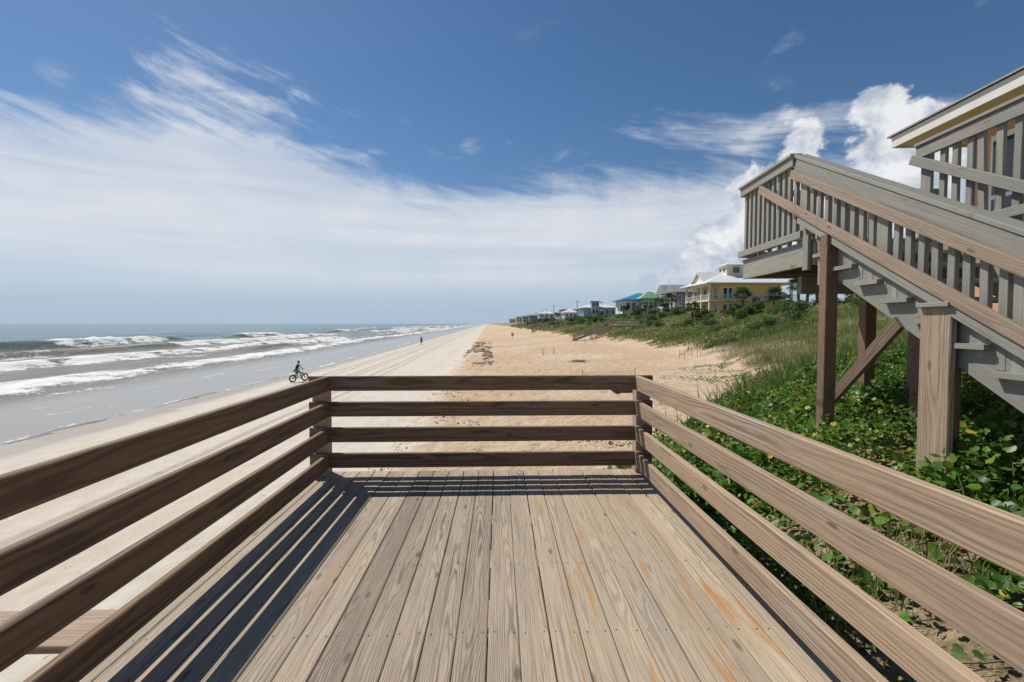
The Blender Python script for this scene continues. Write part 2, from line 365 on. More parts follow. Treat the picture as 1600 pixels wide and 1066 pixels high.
# wheel tracks run along the hard sand
trk = None
for cu in (-13.7, -12.9, -11.5, -10.8, -9.3, -8.5):
    dlt = t.m('ABSOLUTE', t.m('SUBTRACT', t.m('ADD', ua, t.m('MULTIPLY', t.noise(t.comb(0.0, t.m('MULTIPLY', t.sep(pos)[1], .03), cu), 1.0, 2), .8)), cu + .4))
    g = t.m('SUBTRACT', 1.0, t.ss(dlt, .10, .22)); trk = g if trk is None else t.m('MAXIMUM', trk, g)
c = t.mix(t.m('MULTIPLY', trk, t.m('MULTIPLY', n2, 1.1), clamp=True), c, (.30, .235, .17))
spk = t.noise(t.comb(t.m('MULTIPLY', t.sep(pos)[0], 1.0), t.m('MULTIPLY', t.sep(pos)[1], .6), 0.0), 7.0, 4, .7)
c = t.mix(t.m('MULTIPLY', t.ss(spk, .60, .70), .6), c, (.20, .15, .10))
wet = t.m('SUBTRACT', 1.0, t.ss(t.m('ADD', ua, t.m('MULTIPLY', t.m('SUBTRACT', n1, .5), 1.6)), -16.4, -14.8))
c = t.mix(t.m('MULTIPLY', wet, .75), c, (.27, .225, .175))
litter = t.mix(t.lin(n3, .35, .65), (.10, .085, .045), (.27, .22, .13))
c = t.mix(t.m('MULTIPLY', va, t.lin(n2, .35, .6, .55, 1.0)), c, litter)
grain = t.lin(n4, .3, .7, .86, 1.12)
c = t.new('ShaderNodeVectorMath', {0: c, 1: t.comb(grain, grain, grain)}, operation='MULTIPLY').outputs[0]
t.put(b, 'Base Color', c); t.put(b, 'Roughness', t.lin(wet, 0, 1, .92, .30)); t.put(b, 'Specular IOR Level', .25)
hh = t.m('ADD', t.m('MULTIPLY', n2, t.lin(loose, 0, 1, .25, 2.2)), t.m('ADD', t.m('MULTIPLY', n3, t.lin(loose, 0, 1, .10, .55)), t.m('MULTIPLY', n4, .05)))
bn = t.new('ShaderNodeBump', {'Strength': .9, 'Distance': .12, 'Height': hh}); t.l.new(bn.outputs[0], b.inputs['Normal'])
beach = link('beach', gme, m); tag(beach, 'pale hard sand and orange loose upper beach rising to the dune', 'beach', kind='structure')
def gz(x, y): return float(ground_z(np.array([x]), np.array([y]))[0])

# ------------------------------------------------------------------ sea
SEA = -3.0
sx = axis([(-160, -100, 60), (-100, -14, 300)]); sy = axis([(-20, 40, 60), (40, 120, 190), (120, 260, 180), (260, 700, 160), (700, 2600, 80)])
SX, SY = np.meshgrid(sx, sy); UX = SX; SXw = UX - .028 * np.maximum(SY, 0)       # u lines follow the shore
Z = np.zeros_like(UX); foam = np.zeros_like(UX); murk = smooth(UX, -100, -66)
Z += (fnoise(UX * .13, SY * .05, 31, 4) - .5) * .45 * smooth(-UX, 24, 60) + (fnoise(UX * .6, SY * .35, 32, 3) - .5) * .16 * smooth(-UX, 20, 34)
def ridge(c, h, front, back, seg, seed, broke=.5, wander=6.0, foamw=5.0, amps=None, brk=None):
    """a swell line: steep on the shore side, broken to foam along part of its length"""
    global Z, foam
    cc = c + (fnoise(SY * .018 + seed, SY * 0 + .5, seed, 3) - .5) * wander
    d = UX - cc
    amp = h * smooth(fnoise(SY * seg + seed * 3.1, SY * 0 + 2.5, seed + 50, 2), .34, .56)
    if amps: amp = h * np.interp(SY, *amps)
    prof = np.where(d > 0, np.exp(-(d / front) ** 2), np.exp(-(np.abs(d) / back) ** 2))
    Z += amp * prof
    b = smooth(fnoise(SY * seg * 1.7 + seed, SY * 0 + 8.5, seed + 90, 3), broke - .04, broke + .06) * smooth(amp / max(h, .01), .15, .6)
    if brk: b = np.clip(np.interp(SY, *brk) + (fnoise(SY * .12, SY * 0 + 1.5, seed + 33, 3) - .5) * .5, 0, 1) * smooth(amp / h, .1, .5)
    tail = np.where(d > -front * .6, np.exp(-(np.maximum(d, 0) / foamw) ** 2), np.exp(-((d + front * .6) / (back * .35)) ** 2))
    lace = fnoise(UX * .75, SY * .34, seed + 7, 5)
    foam[...] = np.maximum(foam, b * tail * (.10 + 1.35 * lace))
    Z += b * tail * (lace - .35) * .55 * h
ridge(-80, 1.6, 2.0, 7, .011, 3, .47, 7, 5, ([-20, 60, 78, 95, 118, 126, 140, 152, 175, 185, 230, 245, 320, 400, 2600], [.6, .9, 1, .9, .7, .1, .15, .7, .7, .2, .3, .8, .5, .7, .6]),
      ([-20, 60, 66, 82, 86, 112, 118, 150, 156, 176, 240, 250, 330, 420, 2600], [.9, .8, 0, 0, 1, 1, 0, 0, .9, .9, .1, .9, .3, .9, .6]))
ridge(-62, .75, 1.6, 5, .016, 8, .42, 8, 5)
ridge(-103, .8, 3, 8, .010, 5, .60, 10, 4)
ridge(-47, .60, 1.3, 4, .020, 12, .40, 6, 4)
ridge(-40, .55, 1.2, 4, .022, 17, .36, 5, 4)
ridge(-136, .6, 4, 9, .008, 19, .66, 12, 4)
# the inner line of white water and the thin wash up the sand
cl = -32 + (fnoise(SY * .03, SY * 0 + 3.3, 61, 3) - .5) * 5
d = UX - cl; lace = fnoise(UX * .8, SY * .35, 63, 4)
band = np.exp(-(np.where(d > 0, d / 3.0, d / 4.2)) ** 2)
foam = np.maximum(foam, band * (.02 + 1.45 * lace)); Z += band * (.16 + .38 * lace)
old = smooth(fnoise(UX * .22, SY * .06, 66, 4), .54, .72) * smooth(-UX, 30, 38) * (1 - smooth(-UX, 70, 95)); foam = np.maximum(foam, old * .55)
wl = -17.4 + (fnoise(SY * .05, SY * 0 + 1.3, 71, 3) - .5) * 4.5 + (fnoise(SY * .35, SY * 0 + 1.3, 74, 2) - .5) * .9
dw = UX - wl
foam = np.maximum(foam, np.exp(-(np.where(dw > 0, dw / .15, dw / .45)) ** 2) * (.1 + 1.0 * fnoise(UX * 1.5, SY * .6, 72, 3)))
wash = smooth(fnoise(UX * .9, SY * .13, 75, 5), .53, .68) * smooth(UX, -32, -27) * (1 - smooth(UX, -21, -18)) * .42; foam = np.maximum(foam, wash)
Zs = SEA + Z
shallow = smooth(UX, -30, -22)
gzs = ground_z(SXw, SY)
Zs = np.where(UX > -26, np.maximum(SEA + Z * (1 - shallow), gzs + .012 * (1 - smooth(dw, -.3, .25)) - .25 * smooth(dw, .05, .5)), Zs)
Zs = np.where(dw > .4, gzs - .3, Zs)
idx = np.arange(UX.size).reshape(UX.shape)
sme = mesh_np('sea', np.stack([SXw, SY, Zs], -1).reshape(-1, 3), grid_faces(idx), True)
attr(sme, 'foam', np.clip(foam, 0, 1.3)); attr(sme, 'murk', murk); attr(sme, 'shallow', smooth(UX, -31, -24))
m, t, b = material('sea_water')
pos = t.new('ShaderNodeNewGeometry').outputs['Position']
fa = t.new('ShaderNodeAttribute', attribute_name='foam').outputs['Fac']; mu = t.new('ShaderNodeAttribute', attribute_name='murk').outputs['Fac']
sh = t.new('ShaderNodeAttribute', attribute_name='shallow').outputs['Fac']
px_, py_, pz_ = t.sep(pos)
sv = t.comb(px_, t.m('MULTIPLY', py_, .45), pz_)
nb = t.noise(sv, .22, 6, .6); nm = t.noise(sv, 1.1, 5, .62); nf = t.noise(sv, 5.0, 4, .6)
deep = t.mix(t.lin(nb, .35, .65), (.022, .10, .125), (.04, .145, .165))
brown = t.mix(t.lin(nb, .35, .65), (.095, .078, .036), (.15, .13, .08))
c = t.mix(mu, deep, brown)
c = t.mix(sh, c, (.27, .245, .205))
fm = t.ss(t.m('ADD', fa, t.m('MULTIPLY', t.m('SUBTRACT', t.m('ADD', t.m('MULTIPLY', nm, .55), t.m('MULTIPLY', nf, .45)), .5), 1.9)), .38, .72)
c = t.mix(t.m('MULTIPLY', fm, .92), c, (.74, .735, .71))
t.put(b, 'Base Color', c); t.put(b, 'IOR', 1.33)
t.put(b, 'Roughness', t.m('ADD', t.lin(sh, 0, 1, .22, .16), t.m('MULTIPLY', fm, .6)))
bh = t.m('ADD', t.m('MULTIPLY', nb, 1.2), t.m('ADD', t.m('MULTIPLY', nm, .5), t.m('MULTIPLY', nf, .14)))
bn = t.new('ShaderNodeBump', {'Distance': .5, 'Height': bh}); t.put(bn, 'Strength', t.lin(sh, 0, 1, .85, .10)); t.l.new(bn.outputs[0], b.inputs['Normal'])
sea = link('sea', sme, m); tag(sea, 'brown and teal surf breaking in white lines along the beach', 'sea', kind='structure')
# the open sea, out to the horizon (starts where the surf sheet ends)
ox = np.array([-40000, -15000, -6000, -2500, -1200, -600, -380, -260, -200, -160.0]); oy = np.array([-20000, -4000, -800, -200, -20, 60, 160, 300, 600, 1200, 2600, 6000, 15000, 40000.0])
OX, OY = np.meshgrid(ox, oy); idx = np.arange(OX.size).reshape(OX.shape)
OXw = OX - .028 * np.clip(OY, 0, None)
ome = mesh_np('open_sea', np.stack([OXw, OY, np.full(OX.shape, SEA)], -1).reshape(-1, 3), grid_faces(idx), True)
for k in ('foam', 'murk', 'shallow'): attr(ome, k, np.zeros(OX.size))
osea = link('open_sea', ome, m); tag(osea, 'flat teal open sea reaching the horizon', 'sea', kind='structure')

# ------------------------------------------------------------------ the deck we stand on
deck = empty('beach_deck', (0, 1.5, -.05))
tag(deck, 'weathered plank viewing deck with four-board railings above the beach', 'deck')
XL, XR, YF = -1.61, 1.31, 4.33           # inner faces of the railings
pitch = .1465; n_pl = 22; x0 = -1.74
for i in range(n_pl):
    x = x0 + i * pitch; wv = .1425 + random.uniform(-.0012, .0012)
    mat = W_DECKS if x > .25 else (W_DECK if -.75 < x else W_DECKT)
    zz = -.0145 + random.uniform(-.0022, .0016)
    o = board('plank', (x, -1.8, zz), (x + random.uniform(-.002, .002), 4.50 + random.uniform(-.006, .006), zz), wv, .029, (1, 0, 0), mat, deck, .005)
nl = MB()
for y in [-.9, -.3, .3, .9, 1.5, 2.1, 2.72, 3.33, 3.95, 4.38]:
    for i in range(n_pl):
        for dxx in (-.045, .045):
            cx, cy = x0 + i * pitch + dxx + random.uniform(-.006, .006), y + random.uniform(-.008, .008)
            b0 = len(nl.v)
            nl.v += [(cx + .0042 * math.cos(a * math.pi / 3), cy + .0042 * math.sin(a * math.pi / 3), .0012) for a in range(6)]
            nl.f.append(tuple(range(b0, b0 + 6)))
tag(nl.build('nail_heads', M_NAIL, deck), kind='stuff')
for y in [-.9, -.3, .3, .9, 1.5, 2.1, 2.72, 3.33, 3.95, 4.38]:
    board('joist', (-1.78, y, -.125), (1.44, y, -.125), .184, .038, UP, W_POST, deck)
for x in (-1.80, 1.462):
    board('rim_board', (x, -1.8, -.125), (x, 4.5, -.125), .184, .038, UP, W_RAIL_SHADE, deck)
board('rim_board', (-1.82, 4.525, -.125), (1.48, 4.525, -.125), .184, .038, UP, W_RAIL_SHADE, deck)
zc = [.155, .402, .648, .893]            # board centres
for k, z in enumerate(zc):
    W = .14
    board('rail_board', (XL - .19, YF + .021, z), (XR + .17, YF + .021, z), W, .042, UP, W_RAIL_SHADE, deck, .006)
    board('rail_board', (XL - .021, -1.9, z), (XL - .021, YF - .002, z + random.uniform(-.004, .004)), W, .042, UP, W_RAIL_SHADE, deck, .006)
    board('rail_board', (XR + .021, -1.9, z), (XR + .021, YF - .002, z + random.uniform(-.006, .006)), W, .042, UP, W_RAIL_SUN, deck, .006)
sc = MB()
def screw(c, n):
    n = Vector(n); a = n.orthogonal().normalized(); b_ = n.cross(a); c = Vector(c) + n * .0012; i0 = len(sc.v)
    sc.v += [tuple(c + (a * math.cos(k * math.pi / 3) + b_ * math.sin(k * math.pi / 3)) * .0065) for k in range(6)]; sc.f.append(tuple(range(i0, i0 + 6)))
for z in zc:
    for dz_ in (-.035, .035):
        for x in (XL - .06, XL - .11, XR + .05, XR + .10): screw((x, YF, z + dz_), (0, -1, 0))
        for y in (.52, .59, -1.4): screw((XL, y, z + dz_), (1, 0, 0)); screw((XR, y, z + dz_), (-1, 0, 0))
        for x in (XL + .05, XR - .05): screw((x, YF, z + dz_), (0, -1, 0))
        for y in (YF - .06,): screw((XR, y, z + dz_), (-1, 0, 0)); screw((XL, y, z + dz_), (1, 0, 0))
tag(sc.build('screw_heads', M_NAIL, deck), kind='stuff')
for (x, y) in [(XL - .108, YF + .108), (XR + .093, YF + .108)]:
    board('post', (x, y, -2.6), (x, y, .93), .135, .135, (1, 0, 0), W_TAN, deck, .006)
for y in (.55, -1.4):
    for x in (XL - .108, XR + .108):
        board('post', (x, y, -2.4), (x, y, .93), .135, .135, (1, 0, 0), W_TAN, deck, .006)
# steps that go down along the seaward side of the deck
bst = empty('beach_steps', (-2.4, 1.3, -1.2)); tag(bst, 'bare plank steps going down along the seaward side of the deck', 'steps')
for k in range(10):
    zt = -.10 - k * .18; yc = 2.32 - k * .27
    board('tread', (-3.0, yc, zt), (-1.86, yc, zt), .285, .040, (0, 1, 0), W_TAN, bst)
    board('riser', (-3.0, yc + .125, zt - .10), (-1.86, yc + .125, zt - .10), .155, .02, UP, W_TAN, bst)
for x in (-3.02, -1.845): board('stringer', (x, 2.5, -.24), (x, -.4, -2.15), .28, .038, UP, W_TAN, bst)
for y in (2.42, .3): board('step_post', (-3.09, y, -2.8), (-3.09, y, -.35), .09, .09, (1, 0, 0), W_TAN, bst)

# ------------------------------------------------------------------ the big dune staircase
PH = math.atan(.07); DIRY = Vector((math.sin(PH), math.cos(PH), 0)); DIRX = Vector((math.cos(PH), -math.sin(PH), 0))
def P(off, Y, z):                        # off = metres to the right of the stair's left face, Y = depth
    X = 3.085 + .07 * Y
    return Vector((X, Y, z)) + DIRX * off
st = empty('dune_staircase', P(.6, 3.5, .45)); tag(st, 'tall grey painted wooden staircase and landing with picket railings over the vines', 'staircase')
SL = .55; RUN = .32; RISE = SL * RUN; LZ = 2.38; WD = 1.25
def zA(Y): return 3.39 - SL * (5.2 - Y)
def zD(Y): return 1.49 + .562 * (Y - 2.77)
def zN(Y): return zD(Y) - .22
YB = 1.45
# landing and the walkway that runs back beside the flight
YL0, YL1, WX = 4.86, 6.5, 2.75
for k in range(12):
    y = YL0 + .07 + k * .142
    if y < YL1: board('landing_plank', P(-.02, y, LZ - .016), P(WX, y, LZ - .016), .138, .03, DIRY, W_GREY, st)
for k in range(24):
    y = YL0 - .075 - k * .142
    if y > 1.6: board('walkway_plank', P(WD + .06, y, LZ - .016), P(WX, y, LZ - .016), .138, .03, DIRY, W_GREY, st)
board('rim_beam', P(.0, YL0 - .02, LZ - .155), P(.0, YL1, LZ - .155), .245, .045, UP, W_GREY, st)
board('rim_beam', P(.022, YL1 - .02, LZ - .155), P(WX, YL1 - .02, LZ - .155), .235, .04, UP, W_GREY, st)
board('rim_beam', P(.022, YL0 + .02, LZ - .160), P(WX, YL0 + .02, LZ - .160), .235, .04, UP, W_GREY, st)
board('rim_beam', P(WD + .08, YL0 - .01, LZ - .155), P(WD + .08, 1.6, LZ - .155), .235, .04, UP, W_GREY, st)
for k in range(4):
    y = YL0 + .38 + k * .36
    board('joist', P(.03, y, LZ - .13), P(WX, y, LZ - .13), .184, .036, UP, W_POST, st)
for k in range(6):
    y = YL0 - .45 - k * .5
    board('joist', P(WD + .10, y, LZ - .13), P(WX, y, LZ - .13), .184, .036, UP, W_POST, st)
board('carrier_beam', P(-.10, 4.62, LZ - .40), P(WX, 4.62, LZ - .40), .235, .075, UP, W_GREY, st)
board('carrier_beam', P(.55, 6.1, LZ - .40), P(WX, 6.1, LZ - .40), .235, .075, UP, W_GREY, st)
def picket(p, z0, z1, lean=0.0, wid=.060):
    board('picket', Vector((p.x, p.y, z0)), Vector((p.x, p.y, z1)) + DIRY * lean, wid, .036, DIRY, W_GREY, st, .003)
# landing railing, sea side and far end
board('top_rail', P(-.045, 5.23, 3.335), P(-.045, YL1 + .04, 3.335), .105, .038, UP, W_GREY, st)
board('rail_cap', P(-.02, 5.23, 3.405), P(-.02, YL1 + .05, 3.405), .14, .034, DIRX, W_GREY, st)
board('bottom_rail', P(-.065, 5.02, 2.455), P(-.065, YL1 + .04, 2.455), .085, .036, UP, W_GREY, st)
for k in range(11):
    y = 5.25 + k * .122
    picket(P(-.028 + .0, y, 0) + DIRX * .028, 2.42, 3.385, random.uniform(-.012, .012))
board('top_rail', P(-.06, YL1 + .03, 3.325), P(WX, YL1 + .03, 3.325), .09, .036, UP, W_GREY, st)
board('bottom_rail', P(-.03, YL1 + .03, 2.455), P(WX, YL1 + .03, 2.455), .085, .036, UP, W_GREY, st)
for k in range(20):
    pp = P(.06 + k * .138, YL1 - .012, 0)
    board('picket', Vector((pp.x, pp.y, 2.40)), Vector((pp.x, pp.y, 3.33)), .060, .034, DIRX, W_GREY, st, .003)
# flight: stringers, treads
for off in (0.02, WD - .02):
    board('stringer', P(off, YB, zN(YB) - .185), P(off, YL0 - .02, zN(YL0) - .185), .30, .045, UP, W_GREY, st)
y = YL0 - .02; z = LZ - RISE; k = 0
while z > .42:
    board('tread', P(-.06, y - RUN * .5, z - .02), P(WD + .02, y - RUN * .5, z - .02), .285, .038, DIRY, W_GREY, st)
    y -= RUN; z -= RISE; k += 1
# flight railing, left side: wide grey rail with cap, bare tan board under it, pickets, lower pair of boards
ya, yb = YB, 5.22
def sl(off, dz, y0, y1, f): return P(off, y0, f(y0) + dz), P(off, y1, f(y1) + dz)
p, q = sl(-.02, -.105, ya, yb, zA); board('top_rail', p, q, .150, .042, UP, W_GREY, st)
p, q = sl(.02, -.012, ya, yb, zA); board('rail_cap', p, q, .15, .036, DIRX, W_GREY, st)
p, q = sl(-.060, -.225, ya, yb + .03, zA); board('hand_board', p, q, .089, .038, UP, W_TAN, st)
p, q = sl(-.085, -.052, ya, 5.93, zD); board('hand_board', p, q, .095, .038, UP, W_TAN, st)
p, q = sl(-.060, -.150, ya, 5.08, zD); board('lower_rail', p, q, .089, .040, UP, W_GREY, st)
yy = 5.10; k = 0
while yy > YB:
    wide = .13 if k in (0, 9, 18) else .062
    pp = P(.012, yy, 0)
    picket(pp, zN(yy) - .18, zA(yy) - .08, random.uniform(-.01, .01), wide)
    yy -= .128 if k % 9 else .15; k += 1
# right railing of the flight = edge railing of the walkway (level), with a sloping hand board nailed on
board('top_rail', P(WD + .02, 1.6, 3.375), P(WD + .02, 5.16, 3.375), .135, .040, UP, W_GREY, st)
board('rail_cap', P(WD + .05, 1.6, 3.460), P(WD + .05, 5.17, 3.460), .14, .034, DIRX, W_GREY, st)
def zE(Y): return 3.30 - .55 * (5.16 - Y)
p, q = sl(WD - .025, 0, 1.5, 5.18, zE); board('hand_board', p, q, .10, .038, UP, W_GREY, st)
picket(P(WD + .05, 5.06, 0), 2.2, 3.44, 0, .13)
yy = 4.86; k = 0
while yy > 1.7:
    picket(P(WD + .05, yy, 0), 2.25, 3.44, .05 if k == 3 else random.uniform(-.012, .012), .068); yy -= .150; k += 1
board('bottom_rail', P(WD + .01, 1.6, 2.47), P(WD + .01, 5.10, 2.47), .09, .036, UP, W_GREY, st)
# posts
def post(off, Y, z1, s=.14, mat=W_POST, z0=None):
    p = P(off, Y, 0); g = gz(p.x, p.y) - .5
    board('post', (p.x, p.y, g), (p.x, p.y, z1), s, s, DIRX, mat, st, .006)
post(-.05, 4.56, LZ - .02, .118)
post(.95, 4.62, LZ - .52); post(1.45, 6.1, LZ - .53); post(2.55, 4.62, LZ - .53); post(2.55, 6.1, LZ - .53)
post(1.50, 5.35, LZ - .28); post(2.2, 4.95, LZ - .28, .12, W_GREY); post(1.45, 2.4, LZ - .28); post(2.55, 2.4, LZ - .28)
board('hanger_block', P(-.055, 4.93, 2.05), P(-.055, 4.93, 2.43), .10, .04, DIRY, W_GREY, st)
board('knee_brace', P(-.01, 4.52, .70), P(-.01, 3.70, 1.475), .115, .042, UP, W_POST, st)
# wide board nailed to the stringer as a leg
pb = P(-.055, 3.29, 0); board('leg_board', (pb.x, pb.y, gz(pb.x, pb.y) - .35), (pb.x, pb.y, 1.585), .262, .045, DIRY, W_RAIL_SUN, st, .006)
pb = P(.03, 3.30, 0); board('post', (pb.x, pb.y, gz(pb.x, pb.y) - .35), (pb.x, pb.y, 1.44), .13, .10, DIRX, W_POST, st, .006)
board('leg_cap', P(-.05, 3.15, 1.60), P(-.05, 3.42, 1.60), .13, .035, DIRX, W_GREY, st)

# ------------------------------------------------------------------ house behind the staircase
M_FASC = flat('fascia_paint', (.62, .60, .55), .6, .08, 2.5); M_SOFF = flat('soffit_paint', (.62, .50, .30), .7, .08, 2); M_STUC = flat('orange_stucco', (.55, .33, .20), .9, .10, 5, bump=.3)
M_WHITE = flat('white_paint', (.74, .74, .72), .5, .05, 2); M_SHING = flat('roof_shingle', (.30, .28, .25), .85, .2, 6, bump=.4)
M_PANE, t, b = material('window_glass'); t.put(b, 'Base Color', (.025, .035, .045, 1)); t.put(b, 'Roughness', .06); t.put(b, 'Specular IOR Level', .7)
hs_ = empty('stucco_house', (9.5, 5, 1.2), -PH); tag(hs_, 'orange stucco house with white fascia and deep tan eave beside the staircase', 'house')
def H(off, Y, z): return Vector((6.905 + .07 * Y, Y, z)) + DIRX * off
def hb(name, o0, o1, y0, y1, z0, z1, mat):
    mb = MB(); mb.box(o0, o1, y0, y1, z0, z1)
    M = Matrix.Translation(Vector((6.905, 0, 0))) @ Matrix.Rotation(-PH, 4, 'Z')
    return mb.build(name, mat, hs_, M=M)
hb('wall', .95, 7.5, -2.0, 8.05, .3, 4.9, M_STUC)
hb('fascia', -.03, .0, -2.2, 8.62, 4.80, 5.00, M_FASC)
hb('fascia', .0, 9.0, 8.585, 8.62, 4.80, 5.00, M_FASC)
hb('soffit', .002, 9.0, -2.2, 8.583, 4.83, 4.85, M_SOFF)
mb = MB(); mb.add([(-.08, -2.25, 5.005), (-.08, 8.68, 5.005), (4.2, 4.4, 6.6), (4.2, -2.25, 6.6), (-.08, -2.25, 5.035), (-.08, 8.68, 5.035), (4.2, 4.4, 6.63), (4.2, -2.25, 6.63)],
                  [(0, 1, 2, 3), (7, 6, 5, 4), (0, 4, 5, 1), (1, 5, 6, 2), (2, 6, 7, 3), (3, 7, 4, 0)])
mb.add([(-.08, 8.68, 5.006), (9.1, 8.68, 5.006), (4.2, 4.4, 6.601), (-.08, 8.68, 5.034), (9.1, 8.68, 5.034), (4.2, 4.4, 6.629)], [(0, 1, 2), (5, 4, 3), (0, 3, 4, 1), (1, 4, 5, 2), (2, 5, 3, 0)])
mb.build('roof', M_SHING, hs_, M=Matrix.Translation(Vector((6.905, 0, 0))) @ Matrix.Rotation(-PH, 4, 'Z'))
hb('wall_base', .91, .95, -2, 8.08, 2.3, 2.72, M_SOFF)
for (y0, y1) in [(6.15, 7.68), (4.3, 5.8), (2.4, 3.9)]:
    fr = hb('window', .89, .95, y0, y1, 2.75, 4.62, M_WHITE)
    for k in range(2):
        a = y0 + .09 + k * (y1 - y0) / 2; e = y0 - .05 + (k + 1) * (y1 - y0) / 2
        pn = hb('pane', .88, .90, a, e, 2.85, 3.55, M_PANE); pn2 = hb('pane', .88, .90, a, e, 3.62, 4.52, M_PANE)

# ------------------------------------------------------------------ vegetation helpers
def leafmat(name, cols, rough=.45, transl=.25, spec=.4):
    m, t, b = material(name)
    at_ = t.new('ShaderNodeAttribute', attribute_name='tone').outputs['Fac']
    geo = t.new('ShaderNodeNewGeometry').outputs['Position']; n = t.noise(geo, 1.3, 3)
    rmp = t.n.new('ShaderNodeValToRGB'); els = rmp.color_ramp.elements
    els[0].position = 0; els[0].color = (*cols[0], 1); els[1].position = 1; els[1].color = (*cols[-1], 1)
    for i, c in enumerate(cols[1:-1]): e = els.new((i + 1) / (len(cols) - 1)); e.color = (*c, 1)
    t.put(rmp, 0, t.m('ADD', at_, t.m('MULTIPLY', t.m('SUBTRACT', n, .5), .5), clamp=True))
    t.put(b, 'Base Color', rmp.outputs[0]); t.put(b, 'Roughness', rough); t.put(b, 'Specular IOR Level', spec)
    tr = t.new('ShaderNodeBsdfTranslucent', {'Color': rmp.outputs[0]})
    mx = t.new('ShaderNodeMixShader', {0: transl}); t.l.new(b.outputs[0], mx.inputs[1]); t.l.new(tr.outputs[0], mx.inputs[2])
    t.l.new(mx.outputs[0], t.n['Material Output'].inputs[0]); return m
M_VINE = leafmat('vine_leaf', [(.035, .095, .012), (.065, .16, .020), (.105, .215, .028), (.16, .24, .035), (.50, .38, .03)], .42, .36, .35)
M_GRASS = leafmat('dune_grass', [(.085, .14, .03), (.155, .215, .05), (.235, .255, .08), (.34, .285, .145)], .6, .42)
M_SHRUB = leafmat('shrub_leaf', [(.03, .06, .016), (.06, .12, .024), (.10, .18, .035), (.15, .20, .06)], .5, .38)
M_PALM = leafmat('palm_leaf', [(.03, .06, .02), (.06, .105, .035), (.11, .145, .055), (.20, .165, .08)], .5, .2)
M_BARK = flat('palm_bark', (.16, .13, .10), .9, .3, 8, bump=.5)
def rotmats(n, yaw, tilt, roll):
    cy, sy_, ct, s_t, cr, sr = np.cos(yaw), np.sin(yaw), np.cos(tilt), np.sin(tilt), np.cos(roll), np.sin(roll)
    Rz = np.zeros((n, 3, 3)); Rz[:, 0, 0] = cy; Rz[:, 0, 1] = -sy_; Rz[:, 1, 0] = sy_; Rz[:, 1, 1] = cy; Rz[:, 2, 2] = 1
    Rx = np.zeros((n, 3, 3)); Rx[:, 0, 0] = 1; Rx[:, 1, 1] = ct; Rx[:, 1, 2] = -s_t; Rx[:, 2, 1] = s_t; Rx[:, 2, 2] = ct
    Ry = np.zeros((n, 3, 3)); Ry[:, 1, 1] = 1; Ry[:, 0, 0] = cr; Ry[:, 0, 2] = sr; Ry[:, 2, 0] = -sr; Ry[:, 2, 2] = cr
    return Rz @ Rx @ Ry
def scatter_mesh(name, bv, bf, pos, rot, scl, tone):
    bv = np.asarray(bv, float); bf = np.asarray(bf, int); n = len(pos)
    scl = np.asarray(scl, float); scl = scl[:, None] if scl.ndim == 1 else scl
    v = np.einsum('nij,nvj->nvi', rot, bv[None] * scl[:, None, :]) + pos[:, None, :]
    f = bf[None] + (np.arange(n) * len(bv))[:, None, None]
    me = mesh_np(name, v.reshape(-1, 3), f.reshape(-1, bf.shape[1]), False)
    attr(me, 'tone', np.repeat(tone, len(bv))); return me
# round vine leaf, notched at the tip and slightly folded (fan of triangles)
LV = [(0, 0, 0)]
for k in range(9):
    a = math.pi * (-.5 + .11) + k * (2 * math.pi - .22 * math.pi) / 8
    r = .5 * (1.0 - (.16 if k == 4 else 0)) * (1.04 if k in (2, 6) else 1)
    xx, yy_ = r * math.cos(a), .46 + r * math.sin(a) * 1.0
    LV.append((xx, yy_, .22 * abs(xx) - .10 * (yy_ - .4) ** 2))
LV[0] = (0, .10, 0); LF = [(0, k, k + 1) for k in range(1, 9)]
def in_deck(x, y): return (x > -1.95) & (x < 1.50) & (y < 4.62)
def in_frame_side(x, y): return (x / np.maximum(y, .3) < 1.45)
# where the vines grow thick: right of the deck, round and under the staircase
def vine_density(x, y):
    s = shore(x, y) - toe(y)
    d = smooth(s, .9, 2.1) * (1 - smooth(y, 13, 19))
    bare = smooth(fnoise(x * .9, y * .9, 83, 3), .56, .70) * (1 - smooth(x, 2.9, 4.2)) * (1 - smooth(y, 2.6, 5.0))
    edge_bare = (1 - smooth(x - 1.5 - np.clip(2.4 - y, 0, 2.4) * .42, .0, .55)) * (1 - smooth(y, 2.6, 4.4))
    return d * (1 - .85 * bare) * (1 - .85 * edge_bare) * (.6 + .8 * fnoise(x * .7, y * .7, 85, 3))
N = 250000
px = rng.uniform(1.5, 12, N); py = rng.uniform(.6, 18, N) ** 1.0
keep = (~in_deck(px, py)) & in_frame_side(px, py) & (rng.random(N) < vine_density(px, py) * np.interp(py, [0, 6, 18], [1, .95, .75]))
px, py = px[keep], py[keep]; n = len(px)
hgt = rng.uniform(.02, .10, n) + rng.random(n) * .30 * smooth(fnoise(px * 1.7, py * 1.7, 181, 3), .42, .75)
sz = rng.uniform(.028, .074, n) * np.interp(fnoise(px * 1.1, py * 1.1, 88, 2), [.3, .7], [.8, 1.2])
pz = ground_z(px, py) + hgt
tone = np.clip(rng.normal(.42, .19, n) + (fnoise(px * .9, py * .9, 183, 3) - .5) * .9, 0, .85); tone[rng.random(n) < .014] = 1.25
yaw = rng.uniform(0, 2 * np.pi, n); tilt = rng.normal(.1, .6, n); roll = rng.normal(0, .55, n)
rot = rotmats(n, yaw, tilt, roll); posn = np.stack([px, py, pz], -1)
vine = empty('beach_vine', (3.0, 3.5, gz(3, 3.5))); tag(vine, 'broad-leaved green beach vine covering the dune beside the deck', 'vine')
